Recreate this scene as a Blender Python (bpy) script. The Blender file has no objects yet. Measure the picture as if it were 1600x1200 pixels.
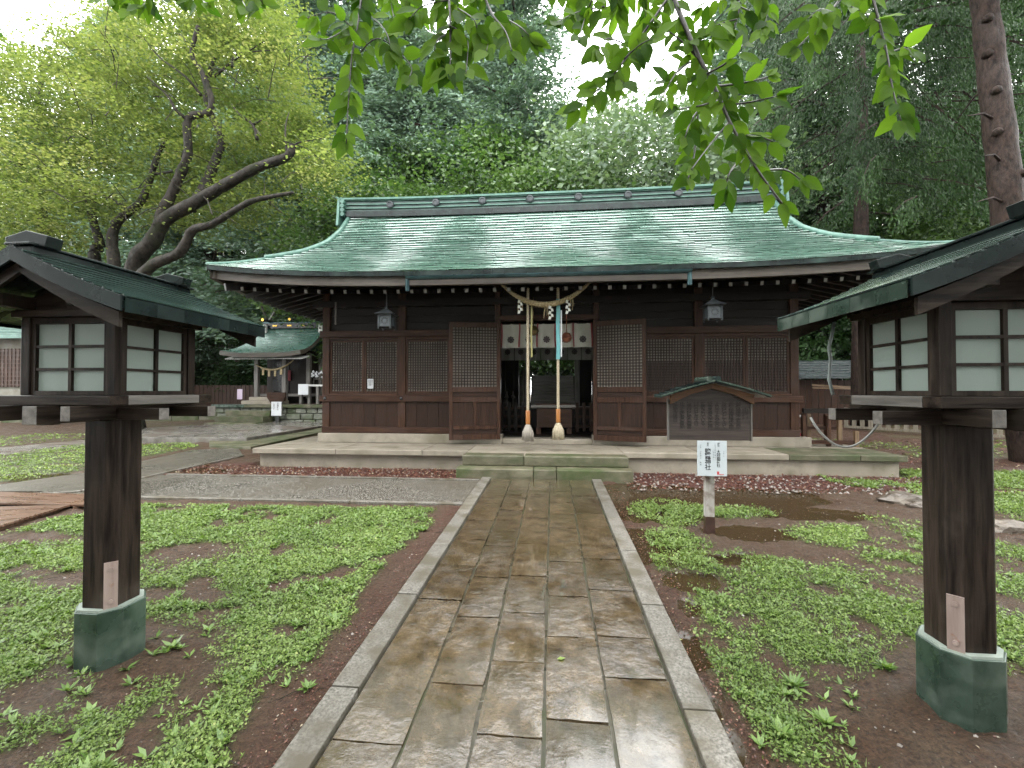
import bpy, math, random
import numpy as np
from mathutils import Vector, Matrix, Euler
from math import sin, cos, pi, radians, atan, sqrt

# ------------------------------------------------------------------ camera, world, sun, exposure
SC = bpy.context.scene
COL = SC.collection
H, F, SLOPE = 1.55, 680.0, 0.025
YAW, PITCH = atan(63 / F), atan(11 / F)
FW = Vector((-sin(YAW) * cos(PITCH), cos(YAW) * cos(PITCH), sin(PITCH)))
RT = Vector((cos(YAW), sin(YAW), 0))
UP = RT.cross(FW)
cam = bpy.data.cameras.new('camera'); cam_o = bpy.data.objects.new('camera', cam); COL.objects.link(cam_o)
cam.sensor_width = 36; cam.lens = F / 1600 * 36; cam.clip_start = 0.05; cam.clip_end = 400
cam_o.matrix_world = Matrix(((RT.x, UP.x, -FW.x, 0), (RT.y, UP.y, -FW.y, 0), (RT.z, UP.z, -FW.z, H), (0, 0, 0, 1)))
SC.camera = cam_o

W = bpy.data.worlds.new('World'); SC.world = W; W.use_nodes = True
nt = W.node_tree; nt.nodes.clear()
wo = nt.nodes.new('ShaderNodeOutputWorld'); bg = nt.nodes.new('ShaderNodeBackground')
sky = nt.nodes.new('ShaderNodeTexSky'); sky.sky_type = 'NISHITA'; sky.sun_disc = False
sky.sun_elevation = radians(62); sky.sun_rotation = radians(165); sky.air_density = 1.0; sky.dust_density = 4
mx = nt.nodes.new('ShaderNodeMixRGB'); mx.inputs[0].default_value = 0.9
mx.inputs[2].default_value = (36, 36.6, 36.4, 1)       # even overcast cloud
nt.links.new(sky.outputs[0], mx.inputs[1]); nt.links.new(mx.outputs[0], bg.inputs[0])
bg.inputs[1].default_value = 0.15
nt.links.new(bg.outputs[0], wo.inputs[0])
sl = bpy.data.lights.new('sun', 'SUN'); sl.energy = 0.9; sl.angle = radians(25); sl.color = (1, .97, .92)
so = bpy.data.objects.new('sun', sl); COL.objects.link(so)
so.rotation_euler = (radians(90 - 62), 0, radians(180 - 165))
SC.view_settings.view_transform = 'Standard'; SC.view_settings.look = 'None'
SC.view_settings.gamma = 1; SC.view_settings.use_curve_mapping = False
SC.view_settings.exposure = 0.5
SC.cycles.max_bounces = 8; SC.cycles.transparent_max_bounces = 8
SC.cycles.diffuse_bounces = 4; SC.cycles.glossy_bounces = 3; SC.cycles.transmission_bounces = 4
SC.cycles.volume_bounces = 0; SC.cycles.sample_clamp_indirect = 6

# ------------------------------------------------------------------ helpers
R = random.Random(7); NR = np.random.default_rng(7)
def ray(px, py): return FW + RT * ((px - 800) / F) + UP * ((600 - py) / F)
def atY(px, py, Y):
    d = ray(px, py); return Vector((0, 0, H)) + d * (Y / d.y)
def gnd(px, py):
    d = ray(px, py); t = -H / (d.z - SLOPE * d.y); return Vector((0, 0, H)) + d * t
def gz(y): return SLOPE * min(y, 30.0)

def tag(o, label=None, cat=None, group=None, kind=None):
    if label: o['label'] = label
    if cat: o['category'] = cat
    if group: o['group'] = group
    if kind: o['kind'] = kind
    return o
def thing(name, label, cat, loc, group=None):
    o = bpy.data.objects.new(name, None); COL.objects.link(o); o.location = loc; o.empty_display_size = .1
    return tag(o, label, cat, group)
def rootloc(p):
    v = Vector((0, 0, 0))
    while p is not None:
        v = v + p.location; p = p.parent
    return v
def put(name, mesh, parent=None, loc=(0, 0, 0), rot=None, scale=None, kind=None):
    """link a mesh object; loc is in world metres (parents are never rotated while building)"""
    o = bpy.data.objects.new(name, mesh); COL.objects.link(o)
    if parent is not None: o.parent = parent
    o.location = Vector(loc) - rootloc(parent)
    if rot is not None:
        o.rotation_mode = 'XYZ'; o.rotation_euler = rot
    if scale is not None: o.scale = scale
    if kind: o['kind'] = kind
    return o
def copy_tree(o, parent=None):
    c = o.copy(); COL.objects.link(c); c.parent = parent
    for ch in o.children: copy_tree(ch, c)
    return c

class MB:
    def __init__(s): s.v = []; s.f = []; s.m = []
    def add(s, vs, fs, mi=0):
        n = len(s.v); s.v += [tuple(v) for v in vs]
        for f in fs: s.f.append(tuple(i + n for i in f)); s.m.append(mi)
        return s
    def box(s, x0, x1, y0, y1, z0, z1, mi=0):
        v = [(x0, y0, z0), (x1, y0, z0), (x1, y1, z0), (x0, y1, z0), (x0, y0, z1), (x1, y0, z1), (x1, y1, z1), (x0, y1, z1)]
        return s.add(v, [(0, 3, 2, 1), (4, 5, 6, 7), (0, 1, 5, 4), (1, 2, 6, 5), (2, 3, 7, 6), (3, 0, 4, 7)], mi)
    def beam(s, p, q, w, h, mi=0, up=(0, 0, 1)):
        p = Vector(p); q = Vector(q); d = (q - p).normalized(); u = Vector(up)
        r = d.cross(u); r = r.normalized() if r.length > 1e-4 else Vector((1, 0, 0)); u = r.cross(d)
        v = []
        for c in (p, q):
            for a, b in ((-1, -1), (1, -1), (1, 1), (-1, 1)): v.append(c + r * (a * w / 2) + u * (b * h / 2))
        return s.add(v, [(0, 1, 2, 3)[::-1], (4, 5, 6, 7), (0, 1, 5, 4), (1, 2, 6, 5), (2, 3, 7, 6), (3, 0, 4, 7)], mi)
    def tube(s, pts, rad, n=8, mi=0, caps=True):
        pts = [Vector(p) for p in pts]
        if not hasattr(rad, '__len__'): rad = [rad] * len(pts)
        vs = []; fs = []
        ref = Vector((0.31, 0.23, 0.92))
        for i, p in enumerate(pts):
            d = (pts[min(i + 1, len(pts) - 1)] - pts[max(i - 1, 0)]).normalized()
            a = d.cross(ref)
            if a.length < .1: a = d.cross(Vector((1, 0, 0)))
            a.normalize(); b = d.cross(a)
            for k in range(n):
                t = 2 * pi * k / n; vs.append(p + a * (cos(t) * rad[i]) + b * (sin(t) * rad[i]))
        for i in range(len(pts) - 1):
            for k in range(n):
                fs.append((i * n + k, i * n + (k + 1) % n, (i + 1) * n + (k + 1) % n, (i + 1) * n + k))
        if caps:
            fs.append(tuple(range(n - 1, -1, -1))); fs.append(tuple(range((len(pts) - 1) * n, len(pts) * n)))
        return s.add(vs, fs, mi)
    def lathe(s, prof, c, n=16, mi=0, sx=1, sy=1, a0=0):
        vs = []; fs = []
        for r, z in prof:
            for k in range(n):
                t = a0 + 2 * pi * k / n; vs.append((c[0] + cos(t) * r * sx, c[1] + sin(t) * r * sy, c[2] + z))
        for i in range(len(prof) - 1):
            for k in range(n): fs.append((i * n + k, i * n + (k + 1) % n, (i + 1) * n + (k + 1) % n, (i + 1) * n + k))
        fs.append(tuple(range(n - 1, -1, -1))); fs.append(tuple(range((len(prof) - 1) * n, len(prof) * n)))
        return s.add(vs, fs, mi)
    def prism(s, poly, z0, z1, mi=0):
        n = len(poly); v = [(x, y, z0) for x, y in poly] + [(x, y, z1) for x, y in poly]
        return s.add(v, [tuple(range(n - 1, -1, -1)), tuple(range(n, 2 * n))] + [(i, (i + 1) % n, n + (i + 1) % n, n + i) for i in range(n)], mi)
    def extr(s, poly, ax, a0, a1, mi=0):
        """extrude a polygon lying in the plane square to axis ax ('x': (y,z), 'y': (x,z))"""
        n = len(poly)
        mk = (lambda a, p: (a, p[0], p[1])) if ax == 'x' else (lambda a, p: (p[0], a, p[1]))
        v = [mk(a0, p) for p in poly] + [mk(a1, p) for p in poly]
        return s.add(v, [tuple(range(n - 1, -1, -1)), tuple(range(n, 2 * n))] + [(i, (i + 1) % n, n + (i + 1) % n, n + i) for i in range(n)], mi)
    def grid(s, rows, mi=0, flip=False):
        m = len(rows[0]); vs = [p for r in rows for p in r]; fs = []
        for i in range(len(rows) - 1):
            for j in range(m - 1):
                q = (i * m + j, i * m + j + 1, (i + 1) * m + j + 1, (i + 1) * m + j)
                fs.append(q[::-1] if flip else q)
        return s.add(vs, fs, mi)
    def mesh(s, name, mats, smooth=False, origin=(0, 0, 0)):
        me = bpy.data.meshes.new(name); ox, oy, oz = origin
        me.from_pydata([(x - ox, y - oy, z - oz) for x, y, z in s.v], [], s.f)
        if not isinstance(mats, (list, tuple)): mats = [mats]
        for m in mats: me.materials.append(m)
        if len(mats) > 1: me.polygons.foreach_set('material_index', s.m)
        if smooth: me.polygons.foreach_set('use_smooth', [True] * len(s.f))
        me.update(); return me
    def build(s, name, mats, parent=None, smooth=False, kind=None, origin=None, bevel=0, fixn=False):
        if origin is None:
            a = np.array(s.v); origin = tuple((a.min(0) + a.max(0)) / 2)
        me = s.mesh(name, mats, smooth, origin)
        if fixn:
            import bmesh
            b = bmesh.new(); b.from_mesh(me); bmesh.ops.recalc_face_normals(b, faces=b.faces); b.to_mesh(me); b.free()
        o = put(name, me, parent, origin, kind=kind)
        if bevel:
            md = o.modifiers.new('bevel', 'BEVEL'); md.width = bevel; md.segments = 2; md.limit_method = 'ANGLE'
        return o
def box(name, m, parent, x0, x1, y0, y1, z0, z1, bevel=0, kind=None):
    return MB().box(x0, x1, y0, y1, z0, z1).build(name, m, parent, bevel=bevel, kind=kind)

# value noise in numpy
_T = NR.random((256, 256))
def vnoise(x, y):
    x = np.asarray(x, float); y = np.asarray(y, float)
    xi = np.floor(x).astype(int); yi = np.floor(y).astype(int); fx = x - xi; fy = y - yi
    fx = fx * fx * (3 - 2 * fx); fy = fy * fy * (3 - 2 * fy)
    g = lambda a, b: _T[a & 255, b & 255]
    return (g(xi, yi) * (1 - fx) + g(xi + 1, yi) * fx) * (1 - fy) + (g(xi, yi + 1) * (1 - fx) + g(xi + 1, yi + 1) * fx) * fy
def fbm(x, y, o=4):
    s = 0; a = .5; t = 0
    for k in range(o): s = s + a * vnoise(x * 2 ** k + 17 * k, y * 2 ** k + 9 * k); t += a; a *= .5
    return s / t

# ------------------------------------------------------------------ materials
KA = .62                                                                # wet, overcast: base colours kept low
def mat(name, c1, c2, scale=(4, 4, 4), rough=(.35, .7), bump=.15, bdist=.01, detail=8, spot=None, spotscale=2.5, spotamt=(.5, .65),
        spec=.5, metal=0, var=.12, big=.25, coat=0, coatior=1.5, bscale=None, lo=.35, hi=.65):
    c1 = tuple(v * KA for v in c1); c2 = tuple(v * KA for v in c2); spot = tuple(v * KA for v in spot) if spot else None
    m = bpy.data.materials.new(name); m.use_nodes = True; t = m.node_tree; N = t.nodes; L = t.links; N.clear()
    out = N.new('ShaderNodeOutputMaterial'); p = N.new('ShaderNodeBsdfPrincipled'); L.new(p.outputs[0], out.inputs[0])
    tc = N.new('ShaderNodeTexCoord'); oi = N.new('ShaderNodeObjectInfo')
    off = N.new('ShaderNodeVectorMath'); off.operation = 'MULTIPLY_ADD'
    cmb = N.new('ShaderNodeCombineXYZ')
    for i in range(3): L.new(oi.outputs['Random'], cmb.inputs[i])
    L.new(cmb.outputs[0], off.inputs[0]); off.inputs[1].default_value = (31, 17, 23); L.new(tc.outputs['Object'], off.inputs[2])
    mp = N.new('ShaderNodeMapping'); mp.inputs['Scale'].default_value = scale; L.new(off.outputs[0], mp.inputs[0])
    n1 = N.new('ShaderNodeTexNoise'); n1.inputs['Scale'].default_value = 1; n1.inputs['Detail'].default_value = detail; n1.inputs['Roughness'].default_value = .65
    L.new(mp.outputs[0], n1.inputs[0])
    cr = N.new('ShaderNodeValToRGB'); cr.color_ramp.elements[0].position = lo; cr.color_ramp.elements[1].position = hi
    cr.color_ramp.elements[0].color = (*c1, 1); cr.color_ramp.elements[1].color = (*c2, 1); L.new(n1.outputs[0], cr.inputs[0])
    col = cr.outputs[0]
    n2 = N.new('ShaderNodeTexNoise'); n2.inputs['Scale'].default_value = spotscale; n2.inputs['Detail'].default_value = 5
    L.new(off.outputs[0], n2.inputs[0])
    if spot:
        mr = N.new('ShaderNodeMapRange'); mr.inputs[1].default_value = spotamt[0]; mr.inputs[2].default_value = spotamt[1]; L.new(n2.outputs[0], mr.inputs[0])
        ms = N.new('ShaderNodeMixRGB'); ms.inputs[2].default_value = (*spot, 1); L.new(mr.outputs[0], ms.inputs[0]); L.new(col, ms.inputs[1]); col = ms.outputs[0]
    # brightness: per object and large-scale
    n3 = N.new('ShaderNodeTexNoise'); n3.inputs['Scale'].default_value = .9; L.new(off.outputs[0], n3.inputs[0])
    ma = N.new('ShaderNodeMath'); ma.operation = 'MULTIPLY_ADD'; L.new(oi.outputs['Random'], ma.inputs[0]); ma.inputs[1].default_value = 2 * var; ma.inputs[2].default_value = 1 - var - big / 2
    mb = N.new('ShaderNodeMath'); mb.operation = 'MULTIPLY_ADD'; L.new(n3.outputs[0], mb.inputs[0]); mb.inputs[1].default_value = big; L.new(ma.outputs[0], mb.inputs[2])
    hs = N.new('ShaderNodeHueSaturation'); L.new(mb.outputs[0], hs.inputs['Value']); L.new(col, hs.inputs['Color'])
    L.new(hs.outputs[0], p.inputs['Base Color'])
    rr = N.new('ShaderNodeMapRange'); rr.inputs[1].default_value = .35; rr.inputs[2].default_value = .65; rr.inputs[3].default_value = rough[0]; rr.inputs[4].default_value = rough[1]
    L.new(n2.outputs[0], rr.inputs[0]); L.new(rr.outputs[0], p.inputs['Roughness'])
    p.inputs['Specular IOR Level'].default_value = spec; p.inputs['Metallic'].default_value = metal; p.inputs['Coat Weight'].default_value = coat; p.inputs['Coat Roughness'].default_value = .05; p.inputs['Coat IOR'].default_value = coatior
    if bump:
        b = N.new('ShaderNodeBump'); b.inputs['Strength'].default_value = bump; b.inputs['Distance'].default_value = bdist
        if bscale:
            n4 = N.new('ShaderNodeTexNoise'); n4.inputs['Scale'].default_value = bscale; n4.inputs['Detail'].default_value = 6; L.new(off.outputs[0], n4.inputs[0]); L.new(n4.outputs[0], b.inputs['Height'])
        else: L.new(n1.outputs[0], b.inputs['Height'])
        L.new(b.outputs[0], p.inputs['Normal'])
    return m
def leafmat(name, c1, c2, trans=.45, rough=.4, spec=.4, c3=None):
    """c1..c2 picked by a per-leaf random attribute"""
    c1 = tuple(v * KA for v in c1); c2 = tuple(v * KA for v in c2); c3 = tuple(v * KA for v in c3) if c3 else None
    m = bpy.data.materials.new(name); m.use_nodes = True; t = m.node_tree; N = t.nodes; L = t.links; N.clear()
    out = N.new('ShaderNodeOutputMaterial'); p = N.new('ShaderNodeBsdfPrincipled'); tr = N.new('ShaderNodeBsdfTranslucent'); mix = N.new('ShaderNodeMixShader')
    at = N.new('ShaderNodeAttribute'); at.attribute_name = 'rnd'; oi = N.new('ShaderNodeObjectInfo')
    ad = N.new('ShaderNodeMath'); ad.operation = 'MULTIPLY_ADD'; L.new(oi.outputs['Random'], ad.inputs[0]); ad.inputs[1].default_value = .25; L.new(at.outputs['Fac'], ad.inputs[2])
    cr = N.new('ShaderNodeValToRGB'); cr.color_ramp.elements[0].color = (*c1, 1); cr.color_ramp.elements[1].color = (*c2, 1); cr.color_ramp.elements[1].position = 1
    if c3:
        e = cr.color_ramp.elements.new(.93); e.color = (*c2, 1); cr.color_ramp.elements[2].color = (*c3, 1)
    L.new(ad.outputs[0], cr.inputs[0]); L.new(cr.outputs[0], p.inputs['Base Color'])
    g = N.new('ShaderNodeMixRGB'); g.blend_type = 'MULTIPLY'; g.inputs[0].default_value = 1; g.inputs[2].default_value = (1.15, 1.25, .6, 1); L.new(cr.outputs[0], g.inputs[1]); L.new(g.outputs[0], tr.inputs[0])
    p.inputs['Roughness'].default_value = rough; p.inputs['Specular IOR Level'].default_value = spec
    mix.inputs[0].default_value = trans; L.new(p.outputs[0], mix.inputs[1]); L.new(tr.outputs[0], mix.inputs[2]); L.new(mix.outputs[0], out.inputs[0])
    return m
V = (30, 30, 2.2); HX = (2.2, 30, 30); HY = (30, 2.2, 30)      # grain along z, x, y
WOODR = ((.045, .024, .016), (.115, .06, .038))
def wood3(n, c1, c2, **k): return [mat(n + s, c1, c2, scale=g, **k) for s, g in (('_upright', V), ('_crosswise', HX), ('_deep', HY))]
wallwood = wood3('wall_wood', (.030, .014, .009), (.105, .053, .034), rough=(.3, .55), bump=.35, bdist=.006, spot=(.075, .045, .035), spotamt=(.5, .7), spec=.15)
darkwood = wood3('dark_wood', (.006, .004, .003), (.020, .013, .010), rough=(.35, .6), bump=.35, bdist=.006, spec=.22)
lampwood = wood3('lantern_wood', (.009, .006, .005), (.062, .045, .035), rough=(.3, .55), bump=.5, bdist=.004, spot=(.11, .09, .072), spotamt=(.55, .78), spotscale=3, spec=.12)
greywood = wood3('grey_wood', (.10, .09, .08), (.24, .22, .20), rough=(.4, .65), bump=.4, bdist=.004)
tanwood = wood3('tan_wood', (.12, .07, .035), (.26, .165, .09), rough=(.4, .6), bump=.2, bdist=.003)
sleevewood = mat('orange_wood', (.32, .11, .025), (.5, .2, .05), scale=V, rough=(.25, .4), bump=.1)
patina = mat('copper_patina', (.12, .27, .205), (.27, .48, .38), scale=(3, 9, 9), rough=(.16, .34), bump=.12, bdist=.004, spot=(.10, .20, .16), spotamt=(.56, .78), spotscale=1.2, metal=.25, spec=1, var=.1, big=.35, bscale=14, coat=1, coatior=2.5)
trim = mat('patina_trim', (.05, .13, .10), (.12, .25, .20), scale=(6, 6, 6), rough=(.3, .5), bump=.1, metal=.2, bscale=14)
patdark = mat('dark_copper', (.006, .010, .010), (.020, .034, .031), scale=(6, 6, 6), rough=(.18, .38), bump=.15, bdist=.004, spot=(.03, .06, .05), spotamt=(.58, .75), metal=.1, spec=.3, bscale=20)
patgreen = mat('green_copper_sheet', (.028, .055, .04), (.10, .15, .115), scale=(6, 6, 3), rough=(.2, .45), bump=.1, bdist=.003, spot=(.15, .19, .155), spotamt=(.5, .72), spotscale=7, metal=.3, spec=.6, big=.5)
gutterm = mat('wet_copper_gutter', (.03, .06, .07), (.07, .14, .15), rough=(.12, .25), bump=.05, metal=.5)
fascia = mat('fascia_board', (.04, .03, .022), (.10, .08, .06), scale=HX, rough=(.5, .7), bump=.2, bdist=.004)
latw = mat('lattice_wood', (.018, .010, .008), (.055, .032, .024), scale=V, rough=(.4, .6), bump=.1, spec=.2)
panw = [mat('panel_wood' + s_, (.02, .010, .007), (.062, .032, .022), scale=g_, rough=(.3, .5), bump=.4, bdist=.005, spec=.2) for s_, g_ in (('_upright', V), ('_crosswise', HX))]
concrete = mat('old_concrete', (.27, .235, .185), (.40, .35, .28), scale=(5, 5, 5), rough=(.3, .7), bump=.2, bdist=.006, spot=(.20, .175, .12), spotamt=(.5, .7), bscale=40)
mossconc = mat('mossy_stone', (.075, .07, .035), (.19, .175, .115), scale=(4, 4, 7), rough=(.4, .8), bump=.4, bdist=.01, spot=(.055, .075, .018), spotamt=(.42, .62), spotscale=2.2, bscale=35)
kerbm = mat('granite_kerb', (.09, .08, .066), (.30, .28, .245), scale=(70, 70, 70), rough=(.35, .6), bump=.35, bdist=.004, spot=(.10, .085, .055), spotamt=(.45, .65), spotscale=4, detail=3)
whitepaint = mat('white_paint', (.6, .6, .58), (.78, .78, .76), scale=V, rough=(.4, .6), bump=.1, var=.05, spot=(.45, .43, .4), spotamt=(.6, .8))
paper = mat('white_paper', (.72, .74, .78), (.8, .82, .85), rough=(.5, .6), bump=0, var=.03, big=.05)
cloth = mat('noren_cloth', (.62, .62, .55), (.76, .76, .7), rough=(.7, .85), bump=.1, bscale=60, var=.05, spec=.2)
shoji = mat('shoji_paper', (.22, .195, .165), (.36, .33, .285), rough=(.6, .8), bump=0, scale=(1.5, 1.5, 1.5))
black = mat('black_lacquer', (.01, .01, .012), (.02, .02, .022), rough=(.25, .4), bump=0)
ink = mat('ink', (.012, .012, .014), (.03, .03, .03), rough=(.6, .8), bump=0, var=0)
redm = mat('red_cloth', (.22, .02, .03), (.35, .035, .045), rough=(.5, .7), bump=0)
maroon = mat('crest_print', (.05, .04, .045), (.09, .07, .075), rough=(.7, .8), bump=0)
strawm = mat('straw', (.30, .22, .10), (.52, .42, .24), scale=(50, 50, 50), rough=(.6, .8), bump=.3, bdist=.004)
hempm = mat('hemp_rope', (.40, .33, .21), (.62, .54, .40), scale=(40, 40, 40), rough=(.6, .8), bump=.2, bdist=.003, var=.03)
ribbon = mat('teal_ribbon', (.10, .34, .36), (.16, .45, .46), rough=(.4, .6), bump=0)
brassm = mat('old_brass', (.10, .075, .03), (.22, .17, .08), rough=(.25, .5), bump=.1, metal=.7)
copperbell = mat('copper_bell', (.28, .10, .06), (.42, .17, .11), rough=(.2, .4), bump=.05, metal=.5)
bronze = mat('grey_bronze', (.03, .036, .04), (.08, .09, .095), rough=(.3, .5), bump=.1, metal=.4)
goldm = mat('gold_fitting', (.7, .42, .08), (.9, .6, .15), rough=(.2, .3), bump=0, metal=1)
bark = mat('maple_bark', (.008, .006, .005), (.062, .052, .042), scale=(9, 9, 5), rough=(.5, .8), spec=.15, bump=.8, bdist=.03, spot=(.035, .04, .022), spotamt=(.52, .7))
barkred = mat('conifer_bark', (.014, .009, .007), (.068, .043, .034), scale=(16, 16, 7), spec=.15, rough=(.5, .85), bump=1, bdist=.03)
plaster = mat('shaded_white_plaster', (.17, .16, .12), (.24, .23, .19), rough=(.7, .9), bump=.05)  # kept well below white: shade on the wall is in this colour
rockm = mat('garden_rock', (.08, .06, .045), (.22, .18, .14), scale=(5, 5, 5), rough=(.3, .6), bump=.8, bdist=.03)
pinkplate = mat('bleached_plate', (.33, .245, .21), (.45, .35, .31), scale=V, rough=(.45, .6), bump=.1, spot=(.3, .09, .04), spotamt=(.62, .72), spotscale=12, var=.03)
panem = bpy.data.materials.new('milk_glass'); panem.use_nodes = True
_n = panem.node_tree.nodes; _p = _n['Principled BSDF']; _p.inputs['Base Color'].default_value = (.43, .50, .46, 1); _p.inputs['Roughness'].default_value = .3
_t = _n.new('ShaderNodeBsdfTranslucent'); _t.inputs[0].default_value = (.54, .63, .58, 1); _m = _n.new('ShaderNodeMixShader'); _m.inputs[0].default_value = .5
panem.node_tree.links.new(_p.outputs[0], _m.inputs[1]); panem.node_tree.links.new(_t.outputs[0], _m.inputs[2]); panem.node_tree.links.new(_m.outputs[0], _n['Material Output'].inputs[0])
# ------------------------------------------------------------------ ground
def blob(px, py, rx, ry):
    c = gnd(px, py); ax = (gnd(px + rx, py) - gnd(px - rx, py)).length / 2
    by = (gnd(px, py - ry).y - gnd(px, py + ry).y) / 2
    return (c.x, c.y, ax, by)
def blobs(x, y, L, soft=.6, wob=.45):
    """signed coverage 0..1 of the union of ellipses, edges broken by noise"""
    n = (fbm(x * 2.3, y * 2.3) - .5) * 2 * wob + (fbm(x * 9 + 40, y * 9) - .5) * wob
    r = np.zeros_like(x)
    for cx, cy, a, b in L:
        d = np.sqrt(((x - cx) / a) ** 2 + ((y - cy) / b) ** 2) + n
        r = np.maximum(r, np.clip((1.15 - d) / soft, 0, 1))
    return r
def inpoly(x, y, P):
    ins = np.zeros(x.shape, bool); n = len(P)
    for i in range(n):
        x1, y1 = P[i]; x2, y2 = P[(i + 1) % n]
        c = ((y1 > y) != (y2 > y)); xx = (x2 - x1) * (y - y1) / (y2 - y1 + 1e-12) + x1
        ins ^= c & (x < xx)
    return ins
P2 = lambda L: [(gnd(*p).x, gnd(*p).y) for p in L]
PX0, PX1 = -1.10, .745
STRIP = [(-6.35, 5.28), (-1.11, 5.36), (-1.11, 6.62), (-6.3, 6.62)]
DIAG = P2([(-260, 800), (0, 768), (128, 768), (215, 746), (380, 712), (372, 700), (300, 703), (215, 722), (138, 738), (0, 757), (-300, 790)])
TERR = P2([(217, 691), (385, 691), (463, 678), (512, 669), (512, 657), (345, 668), (217, 675)])
GRASSL = P2([(-500, 845), (-60, 850), (90, 812), (137, 806), (210, 789), (715, 797), (640, 880), (555, 985), (440, 1130), (330, 1260), (-600, 1260)])
GRASSL2 = P2([(-300, 790), (0, 754), (138, 734), (215, 716), (312, 698), (290, 692), (215, 696), (138, 694), (0, 712), (-300, 742)])
MOSS = P2([(-200, 690), (0, 684), (140, 672), (300, 650), (345, 650), (330, 668), (215, 680), (0, 698), (-200, 710)])
DIRTL = [blob(*b) for b in ((225, 1015, 150, 62), (300, 862, 85, 22), (110, 905, 70, 18), (60, 1090, 70, 40), (520, 1090, 60, 55), (40, 842, 110, 16), (640, 925, 30, 30), (450, 985, 40, 14), (400, 1160, 70, 30))]
GR = [blob(*b) for b in ((1040, 800, 55, 18), (1060, 845, 45, 20), (1130, 800, 60, 10), (1030, 880, 30, 14), (1310, 838, 75, 18), (1110, 880, 70, 22), (1240, 905, 130, 32), (1190, 960, 110, 50), (1340, 950, 150, 50),
      (1140, 1020, 70, 45), (1260, 1015, 90, 40), (1180, 1080, 60, 45), (1230, 1140, 60, 55), (1300, 1170, 90, 30), (1420, 880, 60, 20), (1590, 740, 120, 30), (1600, 790, 90, 45), (1620, 900, 110, 90), (1600, 1000, 90, 60), (1420, 965, 60, 60), (1500, 735, 60, 14), (1340, 730, 60, 8), (1480, 860, 50, 30))]
DIRTR = [blob(*b) for b in ((1450, 1110, 100, 60), (1560, 1130, 120, 60), (1400, 1180, 110, 40), (1300, 1050, 40, 14))]
PUD = [blob(*b) for b in ((1020, 790, 95, 22), (1150, 775, 120, 16), (1030, 850, 65, 28), (1080, 905, 45, 16), (1170, 830, 70, 12), (1075, 945, 18, 16), (1085, 1010, 12, 30), (1110, 1090, 12, 40), (120, 746, 130, 8), (300, 735, 60, 5), (1140, 870, 50, 10), (985, 765, 60, 14), (1260, 800, 90, 9), (1060, 1000, 14, 40), (1140, 1150, 14, 40), (990, 850, 30, 30))]
def masks(x, y):
    gl = inpoly(x, y, GRASSL) * np.clip((fbm(x * 1.3, y * 1.3) * 1.1 + .45), 0, 1)
    edge = np.clip((-1.22 - x - .22 * fbm(x * 3, y * 3)) / .12, 0, 1)
    g = gl * edge * (1 - blobs(x, y, DIRTL))
    g = np.maximum(g, inpoly(x, y, GRASSL2) * 1.0)
    g = np.maximum(g, inpoly(x, y, MOSS) * .45 * (fbm(x, y) > .4))
    right = blobs(x, y, GR) * (1 - blobs(x, y, DIRTR)) * (x > PX1 + .1)
    g = np.maximum(g, right)
    g = np.where((x > 4.2) & (y > 3) & (y < 8), np.maximum(g, (fbm(x * .8 + 5, y * .8) > .47) * .9), g)
    g = np.where((x > 5.8) & (y > 8), (fbm(x * .9, y * .9) > .52) * .5, g)
    p = blobs(x, y, PUD, soft=.25, wob=.35)
    # breaks in the cover
    br = fbm(x * 4.1 + 3, y * 4.1)
    g = g * np.clip((br - .30) / .16, 0, 1)
    lit = np.where((y > 6.55) & (y < 7.8) & (x > -6.6) & (x < 7) & ((x < -1.1) | (x > .9)), 1., 0.) * np.clip(1.6 - abs(x - 1) * .12, .4, 1)
    lit = np.maximum(lit, .35 * np.clip(1 - abs(x + 1.2) / .18, 0, 1)); lit = np.maximum(lit, .35 * np.clip(1 - abs(x - .86) / .14, 0, 1))
    lit = np.maximum(lit, .4 * ((x > 5.5) & (y > 8)))
    return g, p, lit
def hardscape(x, y):
    h = (x > PX0) & (x < PX1) & (y < 6.9)
    h |= inpoly(x, y, STRIP) | inpoly(x, y, DIAG) | inpoly(x, y, TERR)
    h |= (x > -5.6) & (x < 5.75) & (y > 7.45) & (y < 14.6)
    return h
def axis(dense0, dense1, step, lo, hi):
    a = list(np.arange(dense0, dense1, step)); s = step; v = a[-1]
    while v < hi: s *= 1.12; v += min(s, 2.5); a.append(v)
    s = step; v = a[0]; b = []
    while v > lo: s *= 1.12; v -= min(s, 2.5); b.append(v)
    return np.array(b[::-1] + a)
gxs = axis(-7.5, 6.2, .05, -75, 75); gys = axis(1.0, 8.2, .05, -12, 90)
GX, GY = np.meshgrid(gxs, gys)
g_, p_, l_ = masks(GX, GY); hard = hardscape(GX, GY)
GZ = SLOPE * np.minimum(GY, 30) + (fbm(GX * 3, GY * 3) - .5) * .03 + (fbm(GX * 14, GY * 14, 3) - .5) * .022
lumps = (fbm(GX * 25, GY * 25, 2) - .5) * .03 * (1 - g_)
GZ = GZ + lumps
GZ = np.where(p_ > .3, SLOPE * np.minimum(GY, 30) - .022 - .01 * p_, GZ)
GZ = np.where(hard, SLOPE * np.minimum(GY, 30) - .045, GZ)
nx = len(gxs); ny = len(gys)
me = bpy.data.meshes.new('ground'); vv = np.stack([GX.ravel(), GY.ravel(), GZ.ravel()], 1)
ii = (np.arange(ny - 1)[:, None] * nx + np.arange(nx - 1)[None]).ravel()
ff = np.stack([ii, ii + 1, ii + 1 + nx, ii + nx], 1)
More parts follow.
